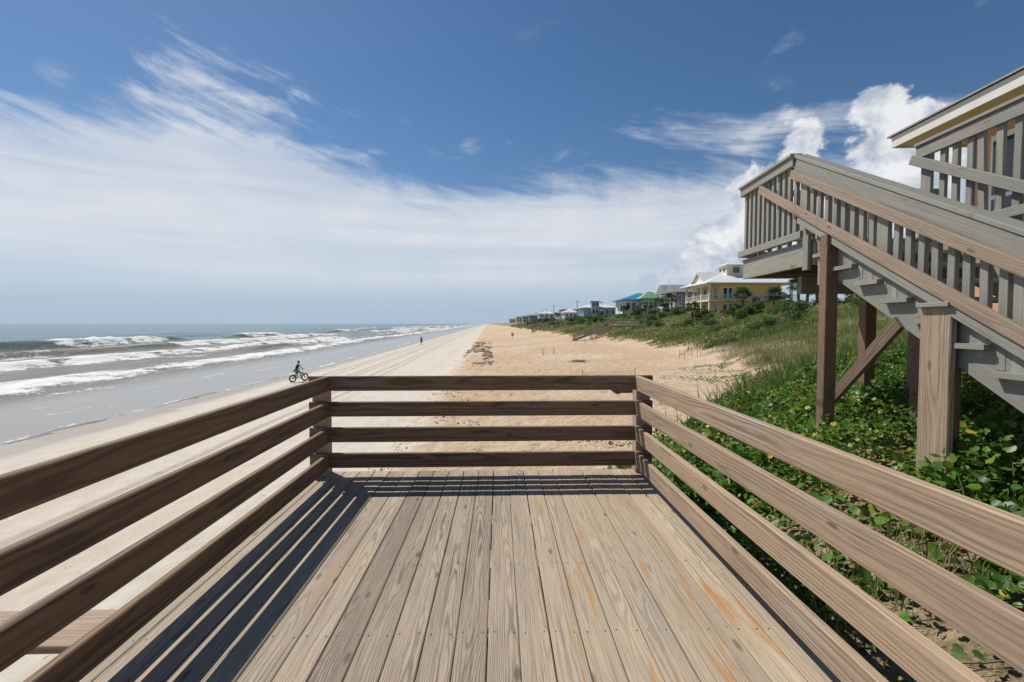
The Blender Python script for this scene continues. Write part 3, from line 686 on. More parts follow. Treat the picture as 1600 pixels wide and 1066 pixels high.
# the largest in view become leaves of their own
appar = sz / np.hypot(px, py) * (px / py < 1.15) * np.where((tone > 1), 1.25, 1)
order = np.argsort(-appar); top = order[:290]; rest = order[290:]
lmes = []
for q, tn in enumerate([.12, .25, .38, .5, .62, 1.3]):
    me = mesh_np('leaf', LV, LF, False); attr(me, 'tone', np.full(len(LV), tn)); me.materials.append(M_VINE); lmes.append(me)
for i in top:
    q = 5 if tone[i] > 1 else int(np.clip(np.searchsorted([.18, .31, .44, .56], tone[i]), 0, 4))
    Mx = Matrix(rot[i].tolist()).to_4x4() @ Matrix.Diagonal((sz[i], sz[i], sz[i], 1)); Mx.translation = posn[i]
    link('leaf', lmes[q], None, vine, Mx)
me = scatter_mesh('leaf_mass', LV, LF, posn[rest], rot[rest], sz[rest], tone[rest])
tag(link('leaf_mass', me, M_VINE, vine), kind='stuff')
# stems and dead runners lying on the sand
M_STEM = flat('vine_stem', (.16, .11, .06), .8, .35, 9)
sm = MB()
for k in range(420):
    x = random.uniform(1.55, 5.5); y = random.uniform(.8, 8.5)
    if in_deck(x, y) or x / y > 1.4: continue
    a = random.uniform(0, 6.28); pts = []
    for q in range(5):
        pts.append((x, y, gz(x, y) + .012 + random.uniform(0, .035))); a += random.uniform(-.5, .5); x += .09 * math.cos(a); y += .09 * math.sin(a)
    if in_deck(pts[-1][0], pts[-1][1]): continue
    sm.tube(pts, random.uniform(.0018, .004), 4, False)
tag(sm.build('runner_stems', M_STEM, vine), kind='stuff')
lx_, ly_ = rng.uniform(1.5, 4.6, 5200), rng.uniform(.7, 7.5, 5200); kk = (~in_deck(lx_, ly_)) & (lx_ / ly_ < 1.4) & (fnoise(lx_ * 1.3, ly_ * 1.3, 171, 3) > .44); lx_, ly_ = lx_[kk], ly_[kk]; n = len(lx_)
me = scatter_mesh('dead_leaf_litter', LV, LF, np.stack([lx_, ly_, ground_z(lx_, ly_) + rng.uniform(.008, .03, n)], -1), rotmats(n, rng.uniform(0, 6.28, n), rng.normal(0, .5, n), rng.normal(0, .5, n)), np.stack([rng.uniform(.012, .04, n), rng.uniform(.015, .05, n), np.full(n, .04)], -1), rng.random(n))
tag(link('dead_leaf_litter', me, leafmat('dead_leaf', [(.10, .065, .035), (.20, .135, .07), (.33, .25, .14), (.42, .35, .24)], .8, .1, .2)), 'dry brown leaf litter on the sand beside the deck', 'litter', kind='stuff')
# runners reaching out across the open sand
pts = []
for k in range(26):
    y = random.uniform(11, 34); x = float(np.interp(y, [11, 20, 34], [5.6, 13.0, 17.5])) + random.uniform(-.5, 2.5); a = math.pi + random.uniform(-.45, .5)
    for q in range(random.randint(14, 48)):
        a += random.uniform(-.14, .14); x += .13 * math.cos(a); y += .13 * math.sin(a)
        for r in range(2): pts.append((x + random.uniform(-.07, .07), y + random.uniform(-.07, .07)))
pts = np.array(pts); n = len(pts); pp = np.stack([pts[:, 0], pts[:, 1], ground_z(pts[:, 0], pts[:, 1]) + rng.uniform(.03, .09, n)], -1)
me = scatter_mesh('creeping_runners', LV, LF, pp, rotmats(n, rng.uniform(0, 6.28, n), rng.normal(.2, .4, n), rng.normal(0, .4, n)), rng.uniform(.06, .11, n), np.clip(rng.normal(.5, .2, n), 0, .85))
tag(link('creeping_runners', me, M_VINE), 'thin lines of green runners creeping over open sand', 'runners', kind='stuff')
# dune grass
BV = [(-.5, 0, 0), (.5, 0, 0), (.38, .10, .55), (-.38, .10, .55), (0, .42, 1.0)]; BF = [(0, 1, 2), (0, 2, 3), (3, 2, 4)]
def grass_at(px, py, hmin, hmax, wid, tmean, name, label=None, parent=None):
    n = len(px); h = rng.uniform(hmin, hmax, n)
    me = scatter_mesh(name, BV, BF, np.stack([px, py, ground_z(px, py) - .02], -1), rotmats(n, rng.uniform(0, 6.28, n), rng.normal(0, .18, n), rng.normal(0, .18, n)),
                      np.stack([wid * (.6 + .8 * rng.random(n)), h, h], -1), np.clip(rng.normal(tmean, .25, n) + (fnoise(px * .12, py * .12, 95, 3) - .5) * 1.3, 0, 1))
    return me
def pick(N, xr, yr, dens):
    x = rng.uniform(*xr, N); y = yr[0] * (yr[1] / yr[0]) ** rng.random(N)
    k = rng.random(N) < dens(x, y); return x[k], y[k]
def gd(x, y):
    s = shore(x, y) - toe(y)
    return smooth(s + (fnoise(x * .6, y * .6, 21, 4) - .5) * 5.0, 1.0, 3.4) * (.35 + .65 * smooth(fnoise(x * .25, y * .25, 97, 3), .3, .6)) * smooth(y, 6.5, 11.5) * (x / y < 1.3)
gx1, gy1 = pick(200000, (3, 45), (6.5, 45), gd); gx2, gy2 = pick(170000, (10, 60), (40, 420), lambda x, y: gd(x, y) * .8)
gr1 = grass_at(gx1, gy1, .28, .75, .022, .42, 'dune_grass'); gr2 = grass_at(gx2, gy2, .25, .65, .085, .45, 'dune_grass')
gx3, gy3 = pick(9000, (1.6, 7), (2.2, 11), lambda x, y: (~in_deck(x, y)) * (x / y < 1.3) * smooth(fnoise(x * .8, y * .8, 191, 3), .5, .62) * smooth(shore(x, y) - toe(y), 1.5, 2.5))
tag(link('vine_grass', grass_at(gx3, gy3, .10, .34, .008, .45, 'vine_grass'), M_GRASS), 'thin grass blades growing up through the vines', 'grass', kind='stuff')
tag(link('dune_grass', gr1, M_GRASS), 'long green and straw dune grass on the near slope', 'grass', kind='stuff')
tag(link('far_dune_grass', gr2, M_GRASS), 'olive dune grass along the far dune face', 'grass', kind='stuff')
def low_cover(N, xr, yr, leaf, hmax, dens, seed):
    x, y = pick(N, xr, yr, dens); n = len(x)
    lump = fnoise(x * .45, y * .45, seed, 3); h = rng.uniform(.02, 1, n) * hmax * smooth(lump, .30, .75)
    tn = np.clip(rng.normal(.40, .2, n) + (fnoise(x * .16, y * .16, seed + 4, 3) - .5) * 1.6, 0, 1); sc = rng.uniform(.6, 1.4, n) * leaf * (1 + y / 160)
    return scatter_mesh('dune_cover', [(-.5, 0, 0), (0, -.22, .06), (.5, 0, 0), (0, .22, .06)], [(0, 1, 2, 3)], np.stack([x, y, ground_z(x, y) + h], -1),
                        rotmats(n, rng.uniform(0, 6.28, n), rng.uniform(-1.1, 1.1, n), rng.uniform(-.9, .9, n)), sc, tn)
tag(link('dune_cover', low_cover(150000, (4, 48), (12, 48), .10, .45, lambda x, y: gd(x, y) * .8, 141), M_GRASS), 'low tangled olive scrub covering the near dune face', 'scrub', kind='stuff')
tag(link('far_dune_cover', low_cover(200000, (8, 64), (40, 420), .20, .8, gd, 151), M_GRASS), 'low tangled scrub covering the dune face below the houses', 'scrub', kind='stuff')
# shrubs: clumps of leaf-sized faces
QV = [(-.5, 0, 0), (0, -.22, .06), (.5, 0, 0), (0, .22, .06)]; QF = [(0, 1, 2, 3)]
def shrub_mesh(seed, nl, leaf, narrow=1.0):
    r = np.random.default_rng(seed); C = []
    for k in range(9):
        a = r.uniform(0, 6.28); rr = r.uniform(0, .62); C.append((rr * math.cos(a), rr * math.sin(a), r.uniform(.15, .72), r.uniform(.22, .42)))
    C = np.array(C); ci = r.integers(0, len(C), nl); dvec = r.normal(size=(nl, 3)); dvec /= np.linalg.norm(dvec, axis=1)[:, None]
    rad = C[ci, 3] * r.uniform(.55, 1.08, nl); p = C[ci, :3] + dvec * rad[:, None]; p[:, 2] = np.abs(p[:, 2])
    tn = np.clip(r.normal(.45, .2, nl) + (ci % 3 - 1) * .13, 0, 1)
    s = np.stack([np.full(nl, leaf), np.full(nl, leaf * narrow), np.full(nl, leaf)], -1) * r.uniform(.6, 1.3, (nl, 1))
    return scatter_mesh('foliage', QV, QF, p, rotmats(nl, r.uniform(0, 6.28, nl), r.uniform(-1.3, 1.3, nl), r.uniform(-1, 1, nl)), s, tn)
protos = []
for q in range(6):
    root = empty('dune_shrub'); fo = link('foliage', shrub_mesh(200 + q, 2600, .10 if q < 4 else .17, 1.0 if q < 4 else .55), M_SHRUB, root)
    stx = MB()
    for k in range(4): a = k * 1.6 + q; stx.tube([(0, 0, -.3), (.15 * math.cos(a), .15 * math.sin(a), .2), (.34 * math.cos(a), .34 * math.sin(a), .55)], [.03, .022, .01], 5)
    stx.build('stem', M_BARK, root); protos.append([root, False])
def put_shrub(x, y, s, hs=1.0):
    pr = protos[random.randrange(6)]
    o = pr[0] if not pr[1] else copy_tree(pr[0]); pr[1] = True
    o.location = (x, y, gz(x, y) - .1); o.scale = (s, s, s * hs); o.rotation_euler = (0, 0, random.uniform(0, 6.28))
    if y > 160: lb = 'leafy shrub in the far thicket beyond the blue-roofed house'
    elif y > 95: lb = 'leafy shrub in the thicket beside the grey and blue-roofed houses'
    elif y > 55: lb = 'leafy green shrub in the thicket before the yellow house'
    else: lb = 'leafy green shrub on the dune behind the staircase legs'
    tag(o, lb, 'shrub', 'shrubs along the dune top')
for k in range(210):
    y = 30 * (330 / 30) ** random.random(); s_ = random.uniform(8.0, 26) if y > 45 else random.uniform(15, 28)
    x = s_ + float(toe(y)) - .028 * y
    if 37 < x < 55 and 81 < y < 93.5: continue
    if x / y > 1.2: continue
    put_shrub(x, y, random.uniform(.8, 1.8) * (1 + y / 500), random.uniform(.75, 1.1))
# palms
def palm_proto(seed):
    r = random.Random(seed); root = empty('sabal_palm'); H_ = r.uniform(2.2, 3.6); tk = MB()
    lean = r.uniform(-.25, .25); tk.tube([(0, 0, -.4), (lean * .3, 0, H_ * .5), (lean, 0, H_)], [.20, .16, .15], 9); tk.build('trunk', M_BARK, root, True)
    V = []; F = []; T = []
    for k in range(34):
        a = r.uniform(0, 6.28); e = r.uniform(-.65, 1.25); L = r.uniform(.75, 1.15)
        ax = Vector((math.cos(a) * math.cos(e), math.sin(a) * math.cos(e), math.sin(e))); side = ax.cross(Vector((0, 0, 1))).normalized(); nrm = side.cross(ax)
        o0 = Vector((lean, 0, H_ - .05)); hub = o0 + ax * L * .75; tn = min(1, max(0, r.gauss(.4, .18) + (.45 if e < -.4 else 0)))
        b0 = len(V); V += [o0 - side * .02, o0 + side * .02, hub + side * .02, hub - side * .02]; F.append((b0, b0 + 1, b0 + 2, b0 + 3)); T += [tn] * 4
        for q in range(15):
            th = -1.9 + 3.8 * q / 14; dr = (ax * math.cos(th) + side * math.sin(th)); tip = hub + dr * L * (.85 - .16 * abs(th)) - Vector((0, 0, .22 * L)) + nrm * .06 * math.sin(q * 2.4)
            wv = dr.cross(nrm).normalized() * .05; mid_ = hub + dr * L * .4
            b0 = len(V); V += [hub, mid_ + wv, tip, mid_ - wv]; F.append((b0, b0 + 1, b0 + 2, b0 + 3)); T += [tn] * 4
    me = mesh_np('crown', [tuple(v) for v in V], F); attr(me, 'tone', T); link('crown', me, M_PALM, root); return root
pal = [[palm_proto(s), False] for s in (1, 2, 3, 4)]
def at(pxx, Y): return (pxx - 780) / 711 * Y
for (pxx, Y, s) in [(1085, 72, 1.0), (1165, 70, 1.15), (1216, 66, 1.1), (1268, 62, 1.25), (1286, 58, 1.2), (1255, 70, 1.3), (1340, 66, 1.2), (1352, 80, 1.1), (1040, 100, 1.25), (1030, 112, 1.4), (1052, 95, 1.1), (1005, 130, 1.3), (995, 128, 1.1),
                    (975, 150, 1.2), (1150, 64, .7), (1186, 62, .75), (1020, 92, .9), (940, 190, 1.2), (898, 260, 1.4), (872, 290, 1.5), (868, 300, 1.3), (1300, 75, 1.2), (1385, 72, 1.2), (1235, 74, 1.0)]:
    pr = random.choice(pal); o = pr[0] if not pr[1] else copy_tree(pr[0]); pr[1] = True
    x = at(pxx, Y); o.location = (x, Y, gz(x, Y) - .1); o.scale = (s, s, s); o.rotation_euler = (0, 0, random.uniform(0, 6.28))
    lb = 'fan-leaved palm standing in front of the yellow house' if pxx < 1250 and Y < 82 else 'fan-leaved palm in the thicket seen behind the staircase' if pxx >= 1250 else 'fan-leaved palm beside the grey and blue-roofed houses' if Y < 160 else 'small fan-leaved palm by the far houses'
    tag(o, lb, 'palm', 'palms on the dune top')
for pr in protos + pal:
    if not pr[1]:
        for ch in list(pr[0].children): bpy.data.objects.remove(ch)
        bpy.data.objects.remove(pr[0])

# ------------------------------------------------------------------ houses on the dune
M_YEL = flat('yellow_siding', (.70, .52, .15), .75, .06, 1.2); M_CREAM = flat('cream_trim', (.72, .66, .48), .65, .05, 1); M_ROOFW = flat('white_metal_roof', (.72, .72, .70), .35, .06, .8)
M_GREYH = flat('grey_siding', (.22, .22, .23), .75, .1, 1); M_ROOFG = flat('grey_roof', (.26, .26, .27), .6, .1, 1); M_BLUE = flat('blue_metal_roof', (.03, .23, .38), .4, .1, 1)
M_GREEN = flat('green_metal_roof', (.22, .38, .20), .45, .1, 1); M_TEALH = flat('teal_siding', (.30, .44, .44), .7, .08, 1); M_WALLW = flat('white_siding', (.66, .67, .67), .7, .06, 1); M_SHUT = flat('blue_shutter', (.20, .32, .40), .6, .1, 2)
M_RAILW = flat('pale_railing', (.55, .56, .55), .6, .05, 1)
def hip(mb, x0, x1, y0, y1, z, h, ov=.6, th=.18):
    x0 -= ov; x1 += ov; y0 -= ov; y1 += ov; dx_, dy_ = x1 - x0, y1 - y0; r = min(dx_, dy_) / 2
    a, b_ = ((x0 + r, (y0 + y1) / 2), (x1 - r, (y0 + y1) / 2)) if dx_ > dy_ else (((x0 + x1) / 2, y0 + r), ((x0 + x1) / 2, y1 - r))
    V = [(x0, y0, z), (x1, y0, z), (x1, y1, z), (x0, y1, z), (x0, y0, z + th), (x1, y0, z + th), (x1, y1, z + th), (x0, y1, z + th), (*a, z + h), (*b_, z + h)]
    F = [(3, 2, 1, 0), (0, 1, 5, 4), (1, 2, 6, 5), (2, 3, 7, 6), (3, 0, 4, 7)]
    F += [(4, 5, 9, 8), (5, 6, 9), (6, 7, 8, 9), (7, 4, 8)] if dx_ > dy_ else [(4, 5, 8), (5, 6, 9, 8), (6, 7, 9), (7, 4, 8, 9)]
    return mb.add(V, F)
def gable_x(mb, x0, x1, y0, y1, z, h):       # ridge along X, gables face -X / +X
    ym = (y0 + y1) / 2
    return mb.add([(x0, y0, z), (x1, y0, z), (x1, y1, z), (x0, y1, z), (x0, ym, z + h), (x1, ym, z + h)], [(3, 2, 1, 0), (0, 1, 5, 4), (2, 3, 4, 5), (0, 4, 3), (1, 2, 5)])
def bx(name, mat, parent, *a):
    return MB().box(*a).build(name, mat, parent)
def win_s(h, x0, x1, z0, z1, y, frame=M_WHITE, pane=M_PANE):        # window in a wall that faces -Y
    f = bx('window', frame, h, x0 - .12, x1 + .12, y - .08, y + .05, z0 - .12, z1 + .12)
    bx('pane', pane, f, x0, x1, y - .11, y - .07, z0, z1); return f
def win_w(h, y0, y1, z0, z1, x, frame=M_WHITE, pane=M_PANE):        # in a wall that faces -X
    f = bx('window', frame, h, x - .08, x + .05, y0 - .12, y1 + .12, z0 - .12, z1 + .12)
    bx('pane', pane, f, x - .11, x - .07, y0, y1, z0, z1); return f
def railing_s(h, x0, x1, y, z, hh=.95):
    mb = MB(); mb.box(x0, x1, y - .04, y + .04, z + hh - .08, z + hh); mb.box(x0, x1, y - .03, y + .03, z + .1, z + .16)
    n = int((x1 - x0) / .16)
    for k in range(n + 1): xx = x0 + (x1 - x0) * k / n; mb.box(xx - .018, xx + .018, y - .02, y + .02, z + .16, z + hh - .08)
    return mb.build('railing', M_RAILW, h)
def railing_w(h, y0, y1, x, z, hh=.95):
    mb = MB(); mb.box(x - .04, x + .04, y0, y1, z + hh - .08, z + hh); mb.box(x - .03, x + .03, y0, y1, z + .1, z + .16)
    n = int((y1 - y0) / .16)
    for k in range(n + 1): yy_ = y0 + (y1 - y0) * k / n; mb.box(x - .02, x + .02, yy_ - .018, yy_ + .018, z + .16, z + hh - .08)
    return mb.build('railing', M_RAILW, h)
# yellow house
yh = empty('yellow_house', (46, 87, 3)); tag(yh, 'two-storey yellow house with white metal roof, porches and square cupola', 'house')
X0, X1, Y0, Y1, G, E = 38.2, 53.7, 82.0, 92.5, 2.2, 8.75
bx('wall', M_YEL, yh, X0 + 2.2, X1 - 2.2, Y0, Y1, G, E)
bx('porch_floor', M_CREAM, yh, X0 - .1, X0 + 2.2, Y0 - .1, Y1 + .1, 5.55, 5.85); bx('porch_floor', M_CREAM, yh, X0 - .1, X0 + 2.2, Y0 - .1, Y1 + .1, G, 2.9)
bx('porch_floor', M_CREAM, yh, X1 - 2.2, X1 + .1, Y0 - .1, Y1 + .1, 5.55, 5.85); bx('wall', M_YEL, yh, X1 - 2.2, X1, Y0 + .02, Y1, G, 5.55)
bx('eave_beam', M_CREAM, yh, X0 - .05, X0 + .25, Y0 - .05, Y1 + .05, 8.35, E - .005); bx('floor_band', M_CREAM, yh, X0 + 2.2, X1 - 2.2, Y0 - .10, Y0 - .01, 5.60, 5.84)
bx('balcony', M_CREAM, yh, X0 + 2.2, X1 - 2.2, Y0 - 1.1, Y0 - .1, 5.66, 5.80)
for k in range(4):
    yy_ = Y0 + .15 + k * (Y1 - Y0 - .3) / 3
    bx('column', M_CREAM, yh, X0, X0 + .34, yy_ - .17, yy_ + .17, 2.9, 5.55); bx('column', M_CREAM, yh, X0, X0 + .34, yy_ - .17, yy_ + .17, 5.85, 8.35)
for yy_ in (Y0 + .2, Y1 - .2): bx('column', M_CREAM, yh, X1 - .36, X1, yy_ - .17, yy_ + .17, 5.85, E - .01)
railing_w(yh, Y0, Y1, X0 + .1, 5.85); railing_s(yh, X0, X0 + 2.2, Y0 + .05, 5.85); railing_s(yh, X0 + 2.2, X1, Y0 - 1.05, 5.80); railing_w(yh, Y0, Y1, X0 + .1, 2.9)
for xx in (40.8, 41.75): win_s(yh, xx, xx + .62, 6.0, 8.0, Y0); win_s(yh, xx, xx + .62, 3.1, 5.0, Y0)
for xx in (43.4, 49.3):
    win_s(yh, xx, xx + 1.1, 6.6, 8.0, Y0)
    MB().add([(xx - .2, Y0 - .12, 8.15), (xx + 1.3, Y0 - .12, 8.15), (xx + 1.3, Y0 - .75, 7.3), (xx - .2, Y0 - .75, 7.3), (xx - .2, Y0 - .12, 8.08), (xx + 1.3, Y0 - .12, 8.08), (xx + 1.3, Y0 - .75, 7.23), (xx - .2, Y0 - .75, 7.23)],
             [(0, 1, 2, 3), (7, 6, 5, 4), (0, 3, 7, 4), (1, 5, 6, 2), (3, 2, 6, 7), (0, 4, 5, 1)]).build('awning_shutter', M_SHUT, yh)
win_s(yh, 43.3, 45.2, 3.4, 4.9, Y0, M_SHUT); win_s(yh, 47.2, 48.4, 3.3, 4.9, Y0)
MB().tube([(51.2 - .7, Y0 + .05, 7.35), (51.2 - .7, Y0 - .1, 7.35)], .55, 20).build('round_window', M_WHITE, yh); MB().tube([(50.5, Y0 - .09, 7.35), (50.5, Y0 - .13, 7.35)], .38, 20).build('pane', M_PANE, yh)
for yy_ in (83.2, 85.6, 88.0, 90.4): win_w(yh, yy_, yy_ + 1.3, 6.0, 8.1, X0 + 2.2); win_w(yh, yy_, yy_ + 1.3, 3.0, 5.1, X0 + 2.2)
mb = MB(); hip(mb, X0, X1, Y0, Y1, E, 2.55, .9); mb.build('roof', M_ROOFW, yh)
bx('gable_wall', M_CREAM, yh, X0 + .25, X0 + 2.0, 84.6, 89.9, E + .1, E + .35); mb = MB(); gable_x(mb, X0 + .3, X0 + 5, 84.6, 89.9, E + .34, 2.0); mb.build('gable_wall', M_CREAM, yh)
mb = MB(); mb.add([(X0 - .1, 84.1, E + .25), (X0 + 6, 84.1, E + .25), (X0 + 6, 87.25, E + 2.65), (X0 - .1, 87.25, E + 2.65), (X0 - .1, 90.4, E + .25), (X0 + 6, 90.4, E + .25), (X0 - .1, 84.1, E + .1), (X0 - .1, 87.25, E + 2.45), (X0 - .1, 90.4, E + .1)],
                  [(0, 1, 2, 3), (3, 2, 5, 4), (0, 3, 7, 6), (3, 4, 8, 7)]); mb.build('gable_roof', M_ROOFW, yh)
bx('cupola', M_CREAM, yh, 43.2, 46.6, 85.6, 89.0, 10.2, 12.55); mb = MB(); hip(mb, 43.2, 46.6, 85.6, 89.0, 12.55, .95, .45, .12); mb.build('cupola_roof', M_ROOFW, yh)
win_s(yh, 44.3, 45.6, 11.1, 12.2, 85.6); win_w(yh, 86.2, 86.9, 11.5, 12.1, 43.2); win_w(yh, 87.7, 88.4, 11.5, 12.1, 43.2)
# grey house
gh = empty('grey_house', (41, 110, 3)); tag(gh, 'dark grey house with two peaked grey roofs and tall seaward windows', 'house')
bx('wall', M_GREYH, gh, 37.6, 47, 106, 118, 2.2, 8.9); bx('porch_floor', M_WALLW, gh, 35.6, 37.6, 106, 118, 5.4, 5.7)
for k in range(5): bx('column', M_WALLW, gh, 35.6, 35.85, 106 + k * 2.93, 106.25 + k * 2.93, 2.2, 8.8)
railing_w(gh, 106, 118, 35.7, 5.7); railing_s(gh, 35.6, 37.6, 106.05, 5.7)
for (y0, y1, hh) in ((105.5, 111.6, 1.9), (111.7, 118.6, 2.4)):
    mb = MB(); gable_x(mb, 35.2, 48, y0, y1, 8.92, hh); mb.build('roof', M_ROOFG, gh)
for k in range(4): win_w(gh, 106.8 + k * 2.8, 108.6 + k * 2.8, 5.9, 8.2, 37.6); win_w(gh, 106.8 + k * 2.8, 108.6 + k * 2.8, 2.9, 5.0, 37.6)
for xx in (38.2, 40.4): win_s(gh, xx, xx + 1.3, 6.1, 8.2, 106); win_s(gh, xx, xx + 1.3, 3.0, 5.0, 106)
gh.location.x += 5.6
# blue-roofed house
bh_ = empty('blue_roofed_house', (45, 152, 3)); tag(bh_, 'pale house under bright blue metal roof with green hipped pavilion', 'house')
bx('wall', M_WALLW, bh_, 40, 53, 150, 162, 2.2, 9.3); mb = MB(); hip(mb, 40, 53, 150, 162, 9.3, 2.7, 1.2); mb.build('roof', M_BLUE, bh_)
bx('pavilion', M_TEALH, bh_, 44.8, 50.2, 146.0, 149.9, 2.2, 9.5); mb = MB(); hip(mb, 44.8, 50.2, 146, 149.9, 9.5, 2.4, 1.0); mb.build('pavilion_roof', M_GREEN, bh_)
for xx in (45.3, 46.8, 48.3): win_s(bh_, xx, xx + 1.1, 6.4, 8.6, 146); win_s(bh_, xx, xx + 1.1, 3.2, 5.2, 146)
for xx in (40.6, 42.4): win_s(bh_, xx, xx + 1.1, 6.2, 8.4, 150)
for yy_ in (151, 154, 157): win_w(bh_, yy_, yy_ + 1.8, 6, 8.4, 40); win_w(bh_, yy_, yy_ + 1.8, 3, 5, 40)
bh_.location.x += 1.6
# teal tower house
th_ = empty('teal_tower_house', (45, 212, 3)); tag(th_, 'pale teal house with white roof and a square lookout tower', 'house')
bx('wall', M_TEALH, th_, 39, 54, 210, 224, 2.2, 8.8); mb = MB(); hip(mb, 39, 54, 210, 224, 8.8, 2.6, 1.2); mb.build('roof', M_ROOFW, th_)
bx('tower', M_TEALH, th_, 42.2, 45.8, 207.5, 211, 2.2, 11.8); mb = MB(); hip(mb, 42.2, 45.8, 207.5, 211, 11.8, .8, .5); mb.build('tower_roof', M_ROOFW, th_)
for xx in (42.6, 44.2): win_s(th_, xx, xx + 1.1, 9.6, 11.2, 207.5); win_s(th_, xx, xx + 1.1, 6, 8, 207.5)
for xx in (47, 49.5, 52): win_s(th_, xx, xx + 1.3, 6, 8, 210)
for yy_ in (212, 215, 218, 221): win_w(th_, yy_, yy_ + 1.7, 5.8, 8, 39)
# dark flat-topped house and smaller far ones
fl = empty('flat_topped_house', (46, 292, 3)); tag(fl, 'grey three-storey flat-topped house with stacked balconies far along the dune', 'house')
bx('wall', M_WALLW, fl, 42, 53, 291.5, 303, 2.2, 10.3); bx('roof', M_ROOFG, fl, 39.5, 53.3, 290, 303.3, 10.3, 10.7)
for z in (4.8, 7.5): bx('balcony', M_GREYH, fl, 39.6, 42, 290.2, 303, z, z + .3)
for k in range(4): bx('column', M_GREYH, fl, 39.7, 40.0, 290.3 + k * 4, 290.7 + k * 4, 2.2, 10.3)
for z in (3.0, 5.5, 8.2):
    for xx in (43.0, 46, 49.5): win_s(fl, xx, xx + 1.8, z, z + 1.6, 291.5)
far = [('white_cottage', 36, 250, 7, 8, 5.0, M_WALLW, M_ROOFW, 'small white cottage with pale roof in front of the flat-topped house'), ('white_beach_house', 35, 400, 14, 12, 7.5, M_WALLW, M_ROOFW, 'white far beach house with white hipped roof'),
       ('grey_beach_house', 32, 480, 12, 12, 7.4, M_GREYH, M_ROOFG, 'dark grey far beach house with grey hipped roof'), ('teal_beach_house', 30, 580, 13, 12, 8.2, M_TEALH, M_ROOFG, 'teal far beach house with grey roof'),
       ('cream_beach_house', 26, 700, 16, 14, 9.0, M_CREAM, M_ROOFG, 'cream far beach house with grey roof'), ('tall_beach_house', 20, 900, 14, 14, 8, M_WALLW, M_ROOFG, 'tall pale block with grey roof near the vanishing shore')]
for nm, x, y, wx, wy, hh, mw, mr, lb in far:
    g = gz(x + wx / 2, y) - .5; h = empty(nm, (x + wx / 2, y, g)); tag(h, lb, 'house')
    bx('wall', mw, h, x, x + wx, y, y + wy, g, g + hh); mb = MB(); hip(mb, x, x + wx, y, y + wy, g + hh, 2.4, .8); mb.build('roof', mr, h)
    for q in range(3): win_s(h, x + wx * (.12 + .3 * q), x + wx * (.26 + .3 * q), g + hh * .62, g + hh * .85, y); win_s(h, x + wx * (.12 + .3 * q), x + wx * (.26 + .3 * q), g + hh * .2, g + hh * .45, y)
    for q in range(3): win_w(h, y + wy * (.12 + .3 * q), y + wy * (.26 + .3 * q), g + hh * .62, g + hh * .85, x)
# utility poles
for (pxx, Y, Ht) in [(902, 245, 11), (865, 330, 12), (854, 400, 11.5), (848, 450, 12), (838, 530, 12), (940, 215, 9)]:
    x = at(pxx, Y); g = gz(x, Y); p = empty('utility_pole', (x, Y, g)); tag(p, 'wooden utility pole rising behind the dune houses', 'pole', 'utility poles along the road')
    MB().tube([(x, Y, g - .5), (x, Y, g + Ht)], [.22, .15], 8).build('shaft', W_FAR, p); MB().box(x - 1.1, x + 1.1, Y - .08, Y + .08, g + Ht - .9, g + Ht - .7).build('cross_arm', W_FAR, p)

# ------------------------------------------------------------------ beach walkovers
def walkover(xb, xt, xe, Y, zt, label, steps=True, wd=1.5):
    zb = gz(xb, Y); r = empty('beach_walkover', (xb, Y, zb)); tag(r, label, 'walkover', 'stairs from the dune to the beach')
    for y in (Y, Y + wd):
        board('stringer', (xb, y, zb + .05), (xt, y, zt - .1), .30, .06, UP, W_FAR, r); board('hand_rail', (xb, y, zb + .85), (xt, y, zt + 1.0), .16, .10, UP, W_FAR, r)
        board('lower_rail', (xb, y, zb + .48), (xt, y, zt + .6), .12, .05, UP, W_FAR, r)
        board('hand_rail', (xt, y, zt + 1.0), (xe, y, zt + 1.0), .16, .10, UP, W_FAR, r); board('lower_rail', (xt, y, zt + .55), (xe, y, zt + .55), .12, .05, UP, W_FAR, r); board('rim_beam', (xt, y, zt - .1), (xe, y, zt - .1), .24, .06, UP, W_FAR, r)
        for x in np.arange(xt, xe, 2.6): board('post', (x, y + .07, gz(x, Y) - .4), (x, y + .07, zt + 1.02), .14, .14, (1, 0, 0), W_FAR, r)
        for f in (.05, .5): x = xb + (xt - xb) * f; z = zb + (zt - zb) * f; board('post', (x, y + .07, gz(x, Y) - .4), (x, y + .07, z + .92), .14, .14, (1, 0, 0), W_FAR, r)
    board('deck_boards', (xt, Y + wd / 2, zt + .03), (xe, Y + wd / 2, zt + .03), wd, .05, (0, 1, 0), W_FAR, r)
    if steps:
        n = int((zt - zb) / .19)
        for k in range(n): f = (k + .6) / n; board('tread', (xb + (xt - xb) * f, Y + .03, zb + (zt - zb) * f), (xb + (xt - xb) * f, Y + wd - .03, zb + (zt - zb) * f), .30, .045, (1, 0, 0), W_FAR, r)
    return r
wk = walkover(13.4, 20.2, 31.0, 82.0, 1.05, 'brown wooden walkover stairs with long boardwalk below the blue-roofed house')
MB().box(19.9, 20.5, 81.86, 81.92, 1.15, 1.75).build('warning_sign', flat('sign_yellow', (.70, .40, .02), .5, .05), wk)
for k, (pb, pt, Y) in enumerate([(831, 857, 158), (829, 844, 205), (813, 839, 250), (822, 846, 300), (806, 826, 360), (800, 818, 450)]):
    walkover(at(pb, Y), at(pt, Y), at(pt, Y) + 9, Y, 1.3, 'weathered wooden walkover stairs running down the far dune face', False, 1.8)

